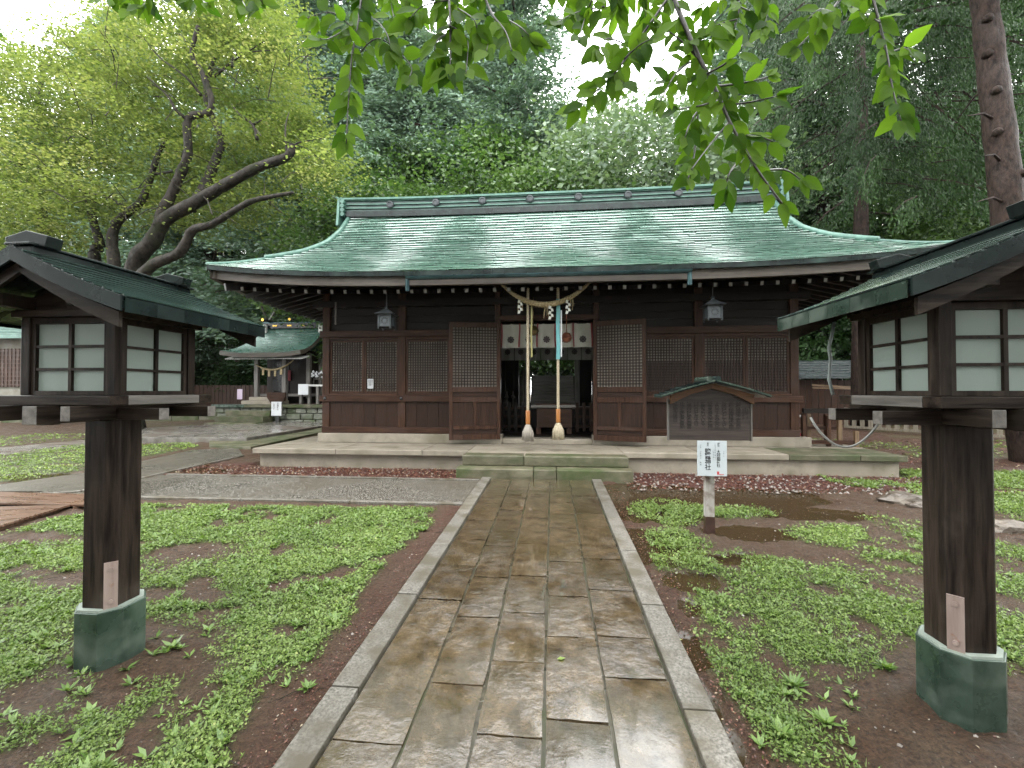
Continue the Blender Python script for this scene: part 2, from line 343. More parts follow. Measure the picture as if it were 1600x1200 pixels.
def npmesh(me, vv, ff, smooth=False):
    me.vertices.add(len(vv)); me.vertices.foreach_set('co', vv.astype('f').ravel())
    k = ff.shape[1]; me.loops.add(ff.size); me.loops.foreach_set('vertex_index', ff.astype('i').ravel())
    me.polygons.add(len(ff)); me.polygons.foreach_set('loop_start', (np.arange(len(ff)) * k).astype('i'))
    if smooth: me.polygons.foreach_set('use_smooth', np.ones(len(ff), bool))
    me.update(calc_edges=True); return me
npmesh(me, vv, ff, True)
for nm, ar in (('grass', g_), ('puddle', p_), ('litter', l_)):
    a = me.attributes.new(nm, 'FLOAT', 'POINT'); a.data.foreach_set('value', np.clip(ar, 0, 1).astype('f').ravel())
def groundmat():
    m = bpy.data.materials.new('earth'); m.use_nodes = True; t = m.node_tree; N = t.nodes; L = t.links; N.clear()
    out = N.new('ShaderNodeOutputMaterial'); p = N.new('ShaderNodeBsdfPrincipled'); L.new(p.outputs[0], out.inputs[0])
    tc = N.new('ShaderNodeTexCoord')
    def noise(s, d=6, r=.6):
        n = N.new('ShaderNodeTexNoise'); n.inputs['Scale'].default_value = s; n.inputs['Detail'].default_value = d; n.inputs['Roughness'].default_value = r; L.new(tc.outputs['Object'], n.inputs[0]); return n.outputs[0]
    def ramp(f, a, b, lo=.35, hi=.65):
        c = N.new('ShaderNodeValToRGB'); c.color_ramp.elements[0].position = lo; c.color_ramp.elements[1].position = hi; c.color_ramp.elements[0].color = (*a, 1); c.color_ramp.elements[1].color = (*b, 1); L.new(f, c.inputs[0]); return c.outputs[0]
    def mixc(f, a, b):
        x = N.new('ShaderNodeMixRGB'); L.new(f, x.inputs[0]); L.new(a, x.inputs[1]); L.new(b, x.inputs[2]); return x.outputs[0]
    def attr(n):
        a = N.new('ShaderNodeAttribute'); a.attribute_name = n; return a.outputs['Fac']
    fine = noise(55, 8, .7); mid = noise(3.5, 5)
    dirt = mixc(ramp(mid, (0, 0, 0), (1, 1, 1)), ramp(fine, (.018, .0085, .004), (.078, .039, .020)), ramp(fine, (.022, .013, .007), (.092, .060, .036)))
    grass = ramp(fine, (.03, .045, .012), (.06, .09, .025))
    lit = ramp(noise(70, 3, .8), (.016, .007, .005), (.10, .036, .026))
    c = mixc(attr('litter'), dirt, lit)
    gm = N.new('ShaderNodeMath'); gm.operation = 'MULTIPLY'; gm.inputs[1].default_value = .75; L.new(attr('grass'), gm.inputs[0])
    c = mixc(gm.outputs[0], c, grass)
    wet = N.new('ShaderNodeRGB'); wet.outputs[0].default_value = (.03, .02, .01, 1)
    pm = N.new('ShaderNodeMapRange'); pm.inputs[1].default_value = .25; pm.inputs[2].default_value = .55; L.new(attr('puddle'), pm.inputs[0])
    c = mixc(pm.outputs[0], c, wet.outputs[0]); L.new(c, p.inputs['Base Color'])
    rr = N.new('ShaderNodeMapRange'); rr.inputs[1].default_value = .3; rr.inputs[2].default_value = .7; rr.inputs[3].default_value = .4; rr.inputs[4].default_value = .85; L.new(noise(6), rr.inputs[0])
    rm = N.new('ShaderNodeMix'); rm.data_type = 'FLOAT'; L.new(pm.outputs[0], rm.inputs[0]); L.new(rr.outputs[0], rm.inputs[2]); rm.inputs[3].default_value = .04; L.new(rm.outputs[0], p.inputs['Roughness']); p.inputs['Specular IOR Level'].default_value = .3
    inv = N.new('ShaderNodeMath'); inv.operation = 'SUBTRACT'; inv.inputs[0].default_value = 1; L.new(pm.outputs[0], inv.inputs[1])
    sm = N.new('ShaderNodeMath'); sm.operation = 'MULTIPLY_ADD'; sm.inputs[1].default_value = .9; sm.inputs[2].default_value = .03; L.new(inv.outputs[0], sm.inputs[0])
    b = N.new('ShaderNodeBump'); L.new(sm.outputs[0], b.inputs['Strength']); b.inputs['Distance'].default_value = .035; L.new(fine, b.inputs['Height']); L.new(b.outputs[0], p.inputs['Normal'])
    return m
me.materials.append(groundmat())
put('ground', me, kind='structure')

def gzn(x, y):
    """ground height for scattering"""
    z = SLOPE * np.minimum(y, 30) + (fbm(x * 3, y * 3) - .5) * .03 + (fbm(x * 14, y * 14, 3) - .5) * .022
    return z
def leafmesh(name, P, A, Nn, ln, wd, m, rnd=None, fold=0):
    """rhombic leaf per point: P base, A axis (unit), Nn approx normal"""
    n = len(P); B = np.cross(A, Nn); B /= np.linalg.norm(B, axis=1, keepdims=True) + 1e-9
    ln = np.asarray(ln).reshape(-1, 1) * np.ones((n, 1)); wd = np.asarray(wd).reshape(-1, 1) * np.ones((n, 1))
    v = np.empty((n, 4, 3)); v[:, 0] = P; v[:, 1] = P + A * ln * .45 + B * wd / 2; v[:, 2] = P + A * ln; v[:, 3] = P + A * ln * .45 - B * wd / 2
    if fold:
        U = np.cross(B, A); v[:, 1] += U * wd * fold; v[:, 3] += U * wd * fold
    me = bpy.data.meshes.new(name); npmesh(me, v.reshape(-1, 3), np.arange(4 * n).reshape(n, 4))
    a = me.attributes.new('rnd', 'FLOAT', 'FACE'); a.data.foreach_set('value', (NR.random(n) if rnd is None else rnd).astype('f'))
    me.materials.append(m); return me
def unit(a): return a / (np.linalg.norm(a, axis=1, keepdims=True) + 1e-9)

m_cover = leafmat('ground_cover_leaf', (.12, .20, .045), (.34, .46, .13), trans=.35, rough=.35, spec=.3, c3=(.46, .52, .18))
m_blade = leafmat('grass_blade', (.13, .20, .05), (.30, .43, .13), trans=.3, rough=.45)
m_weed = leafmat('weed_leaf', (.12, .22, .05), (.30, .45, .13), trans=.3, rough=.3)
def scatter(n, x0, x1, y0, y1, dens=lambda g, p, l: g):
    x = NR.uniform(x0, x1, n); u = NR.random(n); y = y0 * (y1 / y0) ** u       # denser near the camera
    g, p, l = masks(x, y); k = (NR.random(n) < dens(g, p, l)) & ~hardscape(x, y)
    return x[k], y[k]
def cover(n, x0, x1, y0, y1):
    x, y = scatter(n, x0, x1, y0, y1); k = len(x)
    s = (.0065 + .0027 * y) * NR.uniform(.45, 1.8, k)
    th = NR.uniform(0, 2 * pi, k); el = NR.uniform(-.1, .75, k)
    A = np.stack([np.cos(th) * np.cos(el), np.sin(th) * np.cos(el), np.sin(el)], 1)
    Nn = unit(np.stack([NR.normal(0, .4, k), NR.normal(-.15, .4, k), np.ones(k)], 1))
    P = np.stack([x, y, gzn(x, y) + NR.uniform(.0, .03, k)], 1)
    r = np.clip(.15 + .9 * fbm(x * 1.7, y * 1.7) - .25 + NR.normal(0, .2, k), 0, 1)
    return leafmesh('ground_cover', P, A, Nn, s, s * NR.uniform(.5, .85, k), m_cover, r, fold=.12)
put('ground_cover', cover(370000, -7.6, -1.15, 1.2, 5.4), kind='stuff')
put('ground_cover', cover(300000, .85, 8, 1.5, 8), kind='stuff')
put('ground_cover', cover(60000, -18, -6, 5.6, 11.5), kind='stuff')
put('ground_cover', cover(15000, 5.5, 14, 8, 12), kind='stuff')
def blades(n, x0, x1, y0, y1, k0=1):
    x, y = scatter(n, x0, x1, y0, y1, lambda g, p, l: g * .8); k = len(x)
    s = (.022 + .004 * y) * NR.uniform(.5, 1.6, k)
    th = NR.uniform(0, 2 * pi, k); el = NR.uniform(.5, 1.35, k)
    A = np.stack([np.cos(th) * np.cos(el), np.sin(th) * np.cos(el), np.sin(el)], 1)
    P = np.stack([x, y, gzn(x, y) - .002], 1)
    return leafmesh('grass', P, A, unit(NR.normal(0, 1, (k, 3))), s, .0035 + .0009 * y, m_blade)
put('grass', blades(90000, -7.6, -1.15, 1.2, 5.4), kind='stuff')
put('grass', blades(150000, .85, 8, 1.5, 8), kind='stuff')
# rosette weeds, one mesh per patch (nobody could count them)
def rosettes(pts):
    P = []; A = []; Nn = []; LN = []; WD = []
    for x, y, s in pts:
        z = float(gzn(np.array([x]), np.array([y]))[0]); n = R.randint(6, 11)
        for i in range(n):
            th = R.uniform(0, 2 * pi); el = R.uniform(.15, .9)
            for seg in range(1):
                P.append((x, y, z)); a = (cos(th) * cos(el), sin(th) * cos(el), sin(el)); A.append(a); Nn.append((-cos(th) * sin(el), -sin(th) * sin(el), cos(el)))
                LN.append(s * R.uniform(.6, 1.2)); WD.append(s * R.uniform(.22, .42))
    return leafmesh('weeds', np.array(P), np.array(A), np.array(Nn), LN, WD, m_weed, fold=.15)
pts = []
x, y = scatter(2600, -6, -1.2, 1.3, 5); pts += [(a, b, R.uniform(.03, .06) + .004 * b) for a, b in zip(x[:900], y[:900])]
x, y = scatter(1500, .9, 4, 1.6, 6); pts += [(a, b, R.uniform(.03, .055)) for a, b in zip(x[:420], y[:420])]
for _ in range(90):
    a, b = R.uniform(-3.6, -1.3), R.uniform(1.4, 2.8); pts.append((a, b, R.uniform(.03, .07)))
for _ in range(26):
    c = gnd(R.uniform(1180, 1340), R.uniform(1080, 1190)); pts.append((c.x, c.y, R.uniform(.028, .055)))
for c in ((1385, 1045), (1240, 1075), (545, 920), (270, 1010), (660, 830), (480, 1080), (1220, 1150), (1290, 1130)):
    g = gnd(*c)
    for _ in range(3): pts.append((g.x, g.y, R.uniform(.04, .085)))
put('weeds', rosettes(pts), kind='stuff')
# litter flakes and pebbles
def flakes(n, reg, m, s0, name, up=.006):
    x0, x1, y0, y1 = reg; x = NR.uniform(x0, x1, n); y = NR.uniform(y0, y1, n); th = NR.uniform(0, 2 * pi, n)
    k = ~hardscape(x, y); x = x[k]; y = y[k]; th = th[k]; n = len(x)
    A = unit(np.stack([np.cos(th), np.sin(th), NR.normal(0, .25, n)], 1)); P = np.stack([x, y, gzn(x, y) + up], 1)
    s = s0 * NR.uniform(.5, 1.4, n); return put(name, leafmesh(name, P, A, unit(np.stack([NR.normal(0, .3, n), NR.normal(0, .3, n), np.ones(n)], 1)), s, s * .6, m, fold=.2), kind='stuff')
m_lit = leafmat('fallen_leaf', (.06, .018, .012), (.22, .085, .055), trans=.1, rough=.4, c3=(.45, .36, .24))
flakes(5200, (-6.4, -1.5, 6.66, 7.5), m_lit, .035, 'leaf_litter')
flakes(4500, (1.1, 6.5, 6.3, 7.6), m_lit, .035, 'leaf_litter')
flakes(1500, (5.6, 11, 8.5, 12), m_lit, .05, 'leaf_litter')
flakes(1300, (-1.28, -1.11, 1.2, 6.3), m_lit, .012, 'leaf_litter')
flakes(1600, (.75, .95, 1.4, 6.4), m_lit, .014, 'leaf_litter')
flakes(700, (-5, -1.12, 1.3, 4.5), m_lit, .011, 'leaf_litter'); flakes(1500, (.78, 5.5, 1.4, 6.5), m_lit, .012, 'leaf_litter')
m_bits = leafmat('soil_bits', (.012, .008, .006), (.12, .09, .06), trans=.0, rough=.6, c3=(.3, .26, .2))
flakes(5000, (-5, -1.12, 1.3, 4.5), m_bits, .009, 'soil_crumbs', .003); flakes(9000, (.78, 6, 1.4, 6.6), m_bits, .010, 'soil_crumbs', .003)
tw = MB()
for k in range(150):
    x, y = (R.uniform(-4.8, -1.15), R.uniform(1.4, 5)) if k % 2 else (R.uniform(.8, 5), R.uniform(1.5, 6.8)); th = R.uniform(0, pi); L_ = R.uniform(.03, .14); z = float(gzn(np.array([x]), np.array([y]))[0]) + .008
    tw.tube([(x, y, z), (x + cos(th) * L_ * .5, y + sin(th) * L_ * .5 + R.uniform(-.01, .01), z + .006), (x + cos(th) * L_, y + sin(th) * L_, z)], .0022, 4, caps=False)
tw.build('fallen_twigs', bark, kind='stuff')
for k, (px, py, lb) in enumerate(((876, 1040, 'single pale green leaf lying on the path near the camera'), (1060, 1010, 'green leaf lying on the right kerb of the path'))):
    g = gnd(px, py); o = put('fallen_leaf', leafmesh('fallen_leaf', np.array([[g.x - .02, g.y, g.z + .034]]), np.array([[.95, .3, 0.]]), np.array([[0, 0, 1.]]), .05, .028, m_cover, np.array([.8]), fold=.1)); tag(o, lb, 'leaf')
def pebbles(n, reg, s0, name, m, zoff=None):
    x0, x1, y0, y1 = reg; mb = MB()
    for i in range(n):
        x, y = R.uniform(x0, x1), R.uniform(y0, y1)
        if zoff is None and bool(hardscape(np.array([x]), np.array([y]))[0]): continue
        z = float(gzn(np.array([x]), np.array([y]))[0]) if zoff is None else SLOPE * y + .006; s = s0 * R.uniform(.4, 1.5)
        o = [(x + s * R.uniform(.7, 1.2), y, z), (x, y + s, z), (x - s * R.uniform(.6, 1.1), y, z), (x, y - s, z), (x, y, z + s * .7), (x, y, z - s * .3)]
        mb.add(o, [(0, 1, 4), (1, 2, 4), (2, 3, 4), (3, 0, 4), (1, 0, 5), (2, 1, 5), (3, 2, 5), (0, 3, 5)])
    mb.build(name, m, kind='stuff')
pebm = mat('pebble', (.16, .13, .11), (.42, .38, .34), scale=(12, 12, 12), rough=(.25, .5), bump=.1)
pebbles(700, (1.1, 6, 6.3, 7.6), .022, 'pebbles', pebm)
pebbles(260, (-6, -1.6, 6.7, 7.5), .018, 'pebbles', pebm)
pebbles(260, (.85, 4.5, 1.5, 6.4), .010, 'pebbles', pebm)
pebbles(200, (-4.5, -1.15, 1.4, 4), .009, 'pebbles', pebm)

# ------------------------------------------------------------------ paths
def sheet(name, poly, m, dz=.0, kind='structure', fine=0):
    mb = MB(); mb.add([(x, y, SLOPE * y + dz) for x, y in poly], [tuple(range(len(poly)))]); return mb.build(name, m, kind=kind, fixn=False)
gravel = mat('wet_gravel', (.03, .026, .02), (.30, .275, .235), scale=(60, 60, 60), lo=.42, hi=.6, rough=(.12, .5), bump=.6, bdist=.008, detail=2, spot=(.10, .085, .062), spotamt=(.45, .65), spotscale=.9, big=.4)
mortar = mat('path_joint', (.05, .045, .028), (.13, .115, .075), scale=(20, 20, 20), rough=(.15, .6), bump=.4, bdist=.006, spot=(.05, .06, .015), spotamt=(.5, .65))
slab = bpy.data.materials.new('wet_paving_stone')
def slabmat(m):
    m.use_nodes = True; t = m.node_tree; N = t.nodes; L = t.links; N.clear()
    out = N.new('ShaderNodeOutputMaterial'); p = N.new('ShaderNodeBsdfPrincipled'); L.new(p.outputs[0], out.inputs[0])
    geo = N.new('ShaderNodeNewGeometry'); oi = N.new('ShaderNodeObjectInfo')
    def noise(s, d=6, r=.6, dist=0):
        n = N.new('ShaderNodeTexNoise'); n.inputs['Scale'].default_value = s; n.inputs['Detail'].default_value = d; n.inputs['Roughness'].default_value = r; n.inputs['Distortion'].default_value = dist; L.new(geo.outputs['Position'], n.inputs[0]); return n.outputs[0]
    a = noise(9, 10, .72, .1); cr = N.new('ShaderNodeValToRGB'); cr.color_ramp.elements[0].position = .3; cr.color_ramp.elements[1].position = .72
    cr.color_ramp.elements[0].color = (.018, .0125, .007, 1); cr.color_ramp.elements[1].color = (.10, .072, .040, 1); L.new(a, cr.inputs[0])
    g = N.new('ShaderNodeMixRGB'); mr = N.new('ShaderNodeMapRange'); mr.inputs[1].default_value = .5; mr.inputs[2].default_value = .72; L.new(noise(1.6, 4), mr.inputs[0]); L.new(mr.outputs[0], g.inputs[0]); L.new(cr.outputs[0], g.inputs[1]); g.inputs[2].default_value = (.036, .027, .011, 1)
    hs = N.new('ShaderNodeHueSaturation'); vm = N.new('ShaderNodeMath'); vm.operation = 'MULTIPLY_ADD'; vm.inputs[1].default_value = .45; vm.inputs[2].default_value = .8; L.new(oi.outputs['Random'], vm.inputs[0]); L.new(vm.outputs[0], hs.inputs['Value']); L.new(g.outputs[0], hs.inputs['Color'])
    L.new(hs.outputs[0], p.inputs['Base Color'])
    w = N.new('ShaderNodeMapRange'); w.inputs[1].default_value = .38; w.inputs[2].default_value = .62; w.inputs[3].default_value = .03; w.inputs[4].default_value = .24; L.new(noise(3.4, 7, .65, .1), w.inputs[0]); L.new(w.outputs[0], p.inputs['Roughness'])
    h = N.new('ShaderNodeMath'); h.operation = 'ADD'; L.new(noise(11, 10, .75, .3), h.inputs[0]); L.new(noise(110, 4, .7), h.inputs[1])
    bs = N.new('ShaderNodeMapRange'); bs.inputs[1].default_value = .05; bs.inputs[2].default_value = .25; bs.inputs[3].default_value = .05; bs.inputs[4].default_value = .4; L.new(w.outputs[0], bs.inputs[0])
    b = N.new('ShaderNodeBump'); b.inputs['Distance'].default_value = .022; L.new(bs.outputs[0], b.inputs['Strength']); L.new(h.outputs[0], b.inputs['Height']); L.new(b.outputs[0], p.inputs['Normal'])
    p.inputs['Specular IOR Level'].default_value = .6; p.inputs['Coat Weight'].default_value = 1; p.inputs['Coat Roughness'].default_value = .04; p.inputs['Coat IOR'].default_value = 1.6
    b2 = N.new('ShaderNodeBump'); b2.inputs['Distance'].default_value = .02; L.new(noise(16, 6, .6, .2), b2.inputs['Height'])
    # standing water: smooth film in the hollows and one puddle near the camera
    dm = N.new('ShaderNodeVectorMath'); dm.operation = 'DISTANCE'; L.new(geo.outputs['Position'], dm.inputs[0]); dm.inputs[1].default_value = (.36, 1.95, .07)
    pn = N.new('ShaderNodeMath'); pn.operation = 'MULTIPLY_ADD'; L.new(noise(5, 4, .6), pn.inputs[0]); pn.inputs[1].default_value = .9; L.new(dm.outputs['Value'], pn.inputs[2])
    pm = N.new('ShaderNodeMapRange'); pm.inputs[1].default_value = .72; pm.inputs[2].default_value = .80; L.new(pn.outputs[0], pm.inputs[0])
    ho = N.new('ShaderNodeMapRange'); ho.inputs[1].default_value = .44; ho.inputs[2].default_value = .56; L.new(noise(2.2, 4, .55), ho.inputs[0])
    ml = N.new('ShaderNodeMath'); ml.operation = 'MULTIPLY'; L.new(pm.outputs[0], ml.inputs[0]); L.new(ho.outputs[0], ml.inputs[1])
    sc_ = N.new('ShaderNodeMapRange'); sc_.inputs[3].default_value = .03; sc_.inputs[4].default_value = .75; L.new(ml.outputs[0], sc_.inputs[0]); L.new(sc_.outputs[0], b2.inputs['Strength']); L.new(b2.outputs[0], p.inputs['Coat Normal'])
slabmat(slab)
path = sheet('stone_path', [(PX0 + .02, -4), (PX1 - .02, -4), (PX1 - .02, 6.74), (PX0 + .02, 6.74)], mortar, .004)
CX = [-.945, -.625, -.337, -.04, .258, .588]
ROWS = [[6.72, 6.54, 6.17, 5.66, 5.38, 4.72, 4.15, 3.57, 3.0, 1.8, 1.1, .2, -.8, -1.9, -3], [6.72, 6.37, 5.99, 5.64, 5.12, 4.01, 3.37, 2.8, 2.18, 1.4, .6, -.3, -1.4, -2.5, -3.4],
        [6.72, 5.98, 5.72, 4.85, 4.09, 3.42, 2.88, 2.38, 1.88, 1.3, .3, -.6, -1.6, -2.8], [6.72, 6.01, 5.5, 5.01, 4.55, 3.71, 3.12, 2.63, 1.99, 1.5, .7, -.2, -1.2, -2.4],
        [6.72, 6.23, 5.8, 5.07, 3.79, 3.24, 2.66, 2.3, 1.25, .4, -.5, -1.5, -2.7]]
for c in range(5):
    rs = ROWS[c]
    for i in range(len(rs) - 1):
        y1, y0 = rs[i] - .006, rs[i + 1] + .006; x0, x1 = CX[c] + .008, CX[c + 1] - .008
        nxs = 5; nys = max(3, int((y1 - y0) / .12)); dz = R.uniform(-.003, .002); tx = R.uniform(-.002, .002); cy = (y0 + y1) / 2
        rows = []; 
        for j in range(nys + 1):
            row = []
            for k in range(nxs + 1):
                u, v = k / nxs, j / nys; ed = k in (0, nxs) or j in (0, nys)
                x = x0 + (x1 - x0) * u + (R.uniform(-.004, .004) if ed else 0); y = y0 + (y1 - y0) * v + (R.uniform(-.004, .004) if ed else 0)
                row.append((x, y, SLOPE * y + .026 + dz + tx * (u - .5) * 2 + (-.004 if ed else R.uniform(-.002, .002))))
            rows.append(row)
        mb = MB(); mb.grid(rows)
        rim = [rows[0][k] for k in range(nxs + 1)] + [rows[j][nxs] for j in range(1, nys + 1)] + [rows[nys][k] for k in range(nxs - 1, -1, -1)] + [rows[j][0] for j in range(nys - 1, 0, -1)]
        n = len(rim); mb.add(rim + [(p[0], p[1], SLOPE * p[1] - .01) for p in rim], [(q, n + q, n + (q + 1) % n, (q + 1) % n) for q in range(n)])
        mb.build('paving_stone', slab, path, smooth=True)
def kerb(p, q, w, h, parent, seg=.9, name='kerb_stone', m=None, dz=0):
    p = Vector((p[0], p[1], 0)); q = Vector((q[0], q[1], 0)); L_ = (q - p).length; n = max(1, round(L_ / seg)); d = (q - p) / n
    for i in range(n):
        a = p + d * i + d.normalized() * .004; b = p + d * (i + 1) - d.normalized() * .004; zz = R.uniform(-.003, .003) + dz
        a.z = SLOPE * a.y + h - .06 + zz; b.z = SLOPE * b.y + h - .06 + zz
        MB().beam(a, b, w, .12).build(name, m or kerbm, parent, bevel=.006)
for xc in (-1.02, .668):
    kerb((xc, -3.5), (xc, 6.74), .142, .045, path, seg=.93)
strip = sheet('gravel_strip', [(-7.2, 5.28), (-1.1, 5.36), (-1.1, 6.62), (-6.5, 6.62)], gravel, .006)
kerb((-6.9, 5.27), (-1.11, 5.35), .07, .03, strip, seg=1.3); kerb((-6.3, 6.62), (-1.11, 6.64), .06, .03, strip, seg=1.3)
pebbles(5000, (-5.6, -1.15, 5.34, 6.6), .0062, 'pebbles', mat('dark_pebble', (.05, .045, .036), (.26, .24, .2), scale=(12, 12, 12), rough=(.15, .4), bump=0), 0)
diag = sheet('gravel_path', DIAG, gravel, .002)
a = P2([(128, 769), (380, 713)]); kerb(a[0], a[1], .07, .03, diag, seg=1.1)
a = P2([(-240, 800), (128, 769)]); kerb(a[0], a[1], .07, .03, diag, seg=1.1)
wetpave = mat('wet_concrete', (.14, .13, .115), (.30, .28, .255), scale=(6, 6, 6), rough=(.08, .45), bump=.1, bdist=.005, spot=(.12, .09, .07), spotamt=(.5, .65), spotscale=1)
farp = sheet('far_path', P2([(-200, 712), (0, 700), (215, 680), (330, 668), (325, 676), (215, 690), (0, 712), (-200, 724)]), wetpave, .008)
# two low terrace steps
terst = thing('terrace_steps', 'two low wet concrete steps rising toward the small side shrine', 'steps', (gnd(385, 697).x, gnd(385, 697).y, .26))
def slopeprism(P, h, m):
    n = len(P); v = [(x, y, SLOPE * y - .05) for x, y in P] + [(x, y, SLOPE * y + h) for x, y in P]
    MB().add(v, [tuple(range(n - 1, -1, -1)), tuple(range(n, 2 * n))] + [(i, (i + 1) % n, n + (i + 1) % n, n + i) for i in range(n)]).build('step', m, terst, fixn=True, bevel=.008)
slopeprism(TERR, .115, wetpave)
slopeprism(P2([(327, 699), (392, 702), (465, 686), (506, 677), (506, 670), (464, 679), (386, 692), (327, 692)]), .055, mossconc)
# duckboards (wet wooden slat decks)
deckw = mat('wet_deck_wood', (.10, .055, .035), (.22, .13, .085), scale=(2, 25, 25), rough=(.2, .45), bump=.3, bdist=.004)
def duckboard(quad, n, label, along=True):
    q = [Vector((gnd(*p).x, gnd(*p).y, 0)) for p in quad]; c = sum(q, Vector()) / 4; root = thing('duckboard', label, 'walkway', (c.x, c.y, SLOPE * c.y), 'wet wooden duckboards on the left')
    for i in range(n):
        t = (i + .5) / n; a = q[0].lerp(q[3], t); b = q[1].lerp(q[2], t); w = (q[0] - q[3]).length / n * .74
        a.z = SLOPE * a.y + .05; b.z = SLOPE * b.y + .05; MB().beam(a, b, w, .02).build('slat', deckw, root)
    for t in (.08, .36, .64, .92):
        a = q[0].lerp(q[1], t); b = q[3].lerp(q[2], t); a.z = SLOPE * a.y + .018; b.z = SLOPE * b.y + .018
        MB().beam(a, b, .05, .04).build('bearer', deckw, root)
duckboard([(-180, 868), (0, 829), (108, 797), (-60, 800)], 14, 'near wet wooden slat duckboard at left edge beside the grass')
duckboard([(-90, 792), (137, 797), (140, 779), (-60, 774)], 9, 'far wet wooden slat duckboard at left edge next to gravel path')
a = P2([(-150, 735), (137, 699), (137, 691), (-150, 716)])
# ------------------------------------------------------------------ main hall
hall = thing('shrine_hall', 'long dark wooden shrine hall with green copper roof at the end of the path', 'shrine', (0, 8.7, .2))
BACK = 13.3
# stone base
def slabbox(name, x0, x1, y0, y1, z0, z1, m, par, bev=.012): return box(name, m, par, x0, x1, y0, y1, z0, z1, bevel=bev)
box('platform_core', concrete, hall, -5.42, 5.62, 7.66, 14.4, .05, .40)
xs = [-5.5, -3.9, -2.3, -1.47]
for i in range(3): slabbox('platform_slab', xs[i] + .003, xs[i + 1] - .003, 7.55, 8.5, .401, .5, concrete, hall)
xs = [1.2, 2.5, 3.9, 5.0, 5.72]
for i in range(4): slabbox('platform_slab', xs[i] + .003, xs[i + 1] - .003, 7.6, 8.5, .401, .5, mossconc if i > 1 else concrete, hall)
slabbox('platform_slab', -5.5, 5.72, 8.503, 14.4, .401, .498, concrete, hall)
slabbox('platform_slab', -1.466, 1.196, 7.1, 8.5, .36, .502, concrete, hall)
for x0, x1 in ((-1.47, -.46), (-.455, 1.2)): slabbox('step', x0, x1, 7.02, 7.32, .335, .506, mossconc, hall, .02)
for x0, x1 in ((-1.52, -.30), (-.295, .06), (.065, 1.23)): slabbox('step', x0, x1, 6.78, 7.10, .12, .335, mossconc, hall, .02)
box('plinth', concrete, hall, -4.82, -1.0, 8.58, 8.86, .5, .685, bevel=.01)
box('plinth', concrete, hall, .78, 4.80, 8.58, 8.86, .5, .685, bevel=.01)
box('threshold', concrete, hall, -1.0, .78, 8.66, 9.0, .5, .60, bevel=.01)
box('interior_floor', darkwood[1], hall, -4.55, 4.55, 9.0, 13.2, .5, .62)
PX = [-4.68, -3.06, -1.09, .86, 2.80, 4.54]
for i, x in enumerate(PX):
    w = .075 if i in (0, 1, 4, 5) else .055
    box('post', wallwood[0], hall, x - w, x + w, 8.63, 8.79, .686 if i not in (2, 3) else .60, 3.95, bevel=.006)
for x in (PX[0], PX[5]):
    for y in (10.2, 11.8, BACK): box('post', darkwood[0], hall, x - .075, x + .075, y - .08, y + .08, .5, 3.95)
for x in (PX[1], PX[2], PX[3], PX[4]): box('post', darkwood[0], hall, x - .07, x + .07, BACK - .08, BACK + .08, .5, 3.95)
for x0, x1 in ((-4.755, -1.145), (.915, 4.615)):
    box('rail', wallwood[1], hall, x0 - .05, x1 + .05, 8.60, 8.629, 1.335, 1.455, bevel=.006)
    box('bottom_rail', wallwood[1], hall, x0, x1, 8.612, 8.66, .69, .815, bevel=.005)
    for k, xx in enumerate([p for p in PX if x0 - .01 < p < x1 + .01]):
        if k in (0, 1) or x0 > 0: MB().lathe([(.0, 0), (.035, 0), (.03, .008), (.012, .014), (.0, .014)], (0, 0, 0), 12).build('nail_cover', black, hall, origin=(0, 0, 0))
        o = hall.children[-1] if False else None
# (nail covers are moved into place here)
nc = [o for o in bpy.data.objects if o.name.startswith('nail_cover')]
for o, x in zip(nc, (PX[0], PX[1], PX[3], PX[4], PX[5])):
    o.rotation_euler = (pi / 2, 0, 0); o.location = Vector((x, 8.598, 1.395)) - rootloc(hall)
box('lintel', wallwood[1], hall, -4.80, -1.15, 8.595, 8.629, 2.66, 2.79, bevel=.006); box('lintel', wallwood[1], hall, .92, 4.66, 8.595, 8.629, 2.66, 2.79, bevel=.006)
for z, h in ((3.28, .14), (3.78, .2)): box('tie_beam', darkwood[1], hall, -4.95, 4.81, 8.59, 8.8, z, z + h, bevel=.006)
# upper wall boards
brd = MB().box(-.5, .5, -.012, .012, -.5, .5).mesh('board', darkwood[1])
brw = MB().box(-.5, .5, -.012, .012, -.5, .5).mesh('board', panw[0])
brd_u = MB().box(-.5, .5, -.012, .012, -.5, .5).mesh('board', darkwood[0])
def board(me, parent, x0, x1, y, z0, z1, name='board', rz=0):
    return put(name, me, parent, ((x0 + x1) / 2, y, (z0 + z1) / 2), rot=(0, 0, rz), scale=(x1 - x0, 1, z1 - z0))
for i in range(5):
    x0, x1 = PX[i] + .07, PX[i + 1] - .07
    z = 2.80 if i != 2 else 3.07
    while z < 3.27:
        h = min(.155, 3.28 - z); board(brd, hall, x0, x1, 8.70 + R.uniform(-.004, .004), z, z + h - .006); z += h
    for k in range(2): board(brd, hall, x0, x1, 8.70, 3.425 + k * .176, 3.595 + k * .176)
def lattice(par, x0, x1, z0, z1, pitch=.052, bw=.019, d=.022):
    """closed lattice of half-lapped square bars lying in the plane y=0, facing -y"""
    mb = MB(); nx = max(2, round((x1 - x0) / pitch)); nz = max(2, round((z1 - z0) / pitch))
    for i in range(1, nx):
        x = x0 + (x1 - x0) * i / nx; mb.box(x - bw / 2, x + bw / 2, -d, -.001, z0, z1)
    for j in range(1, nz):
        z = z0 + (z1 - z0) * j / nz; mb.box(x0, x1, -d + .004, -.0015, z - bw / 2, z + bw / 2)
    return mb
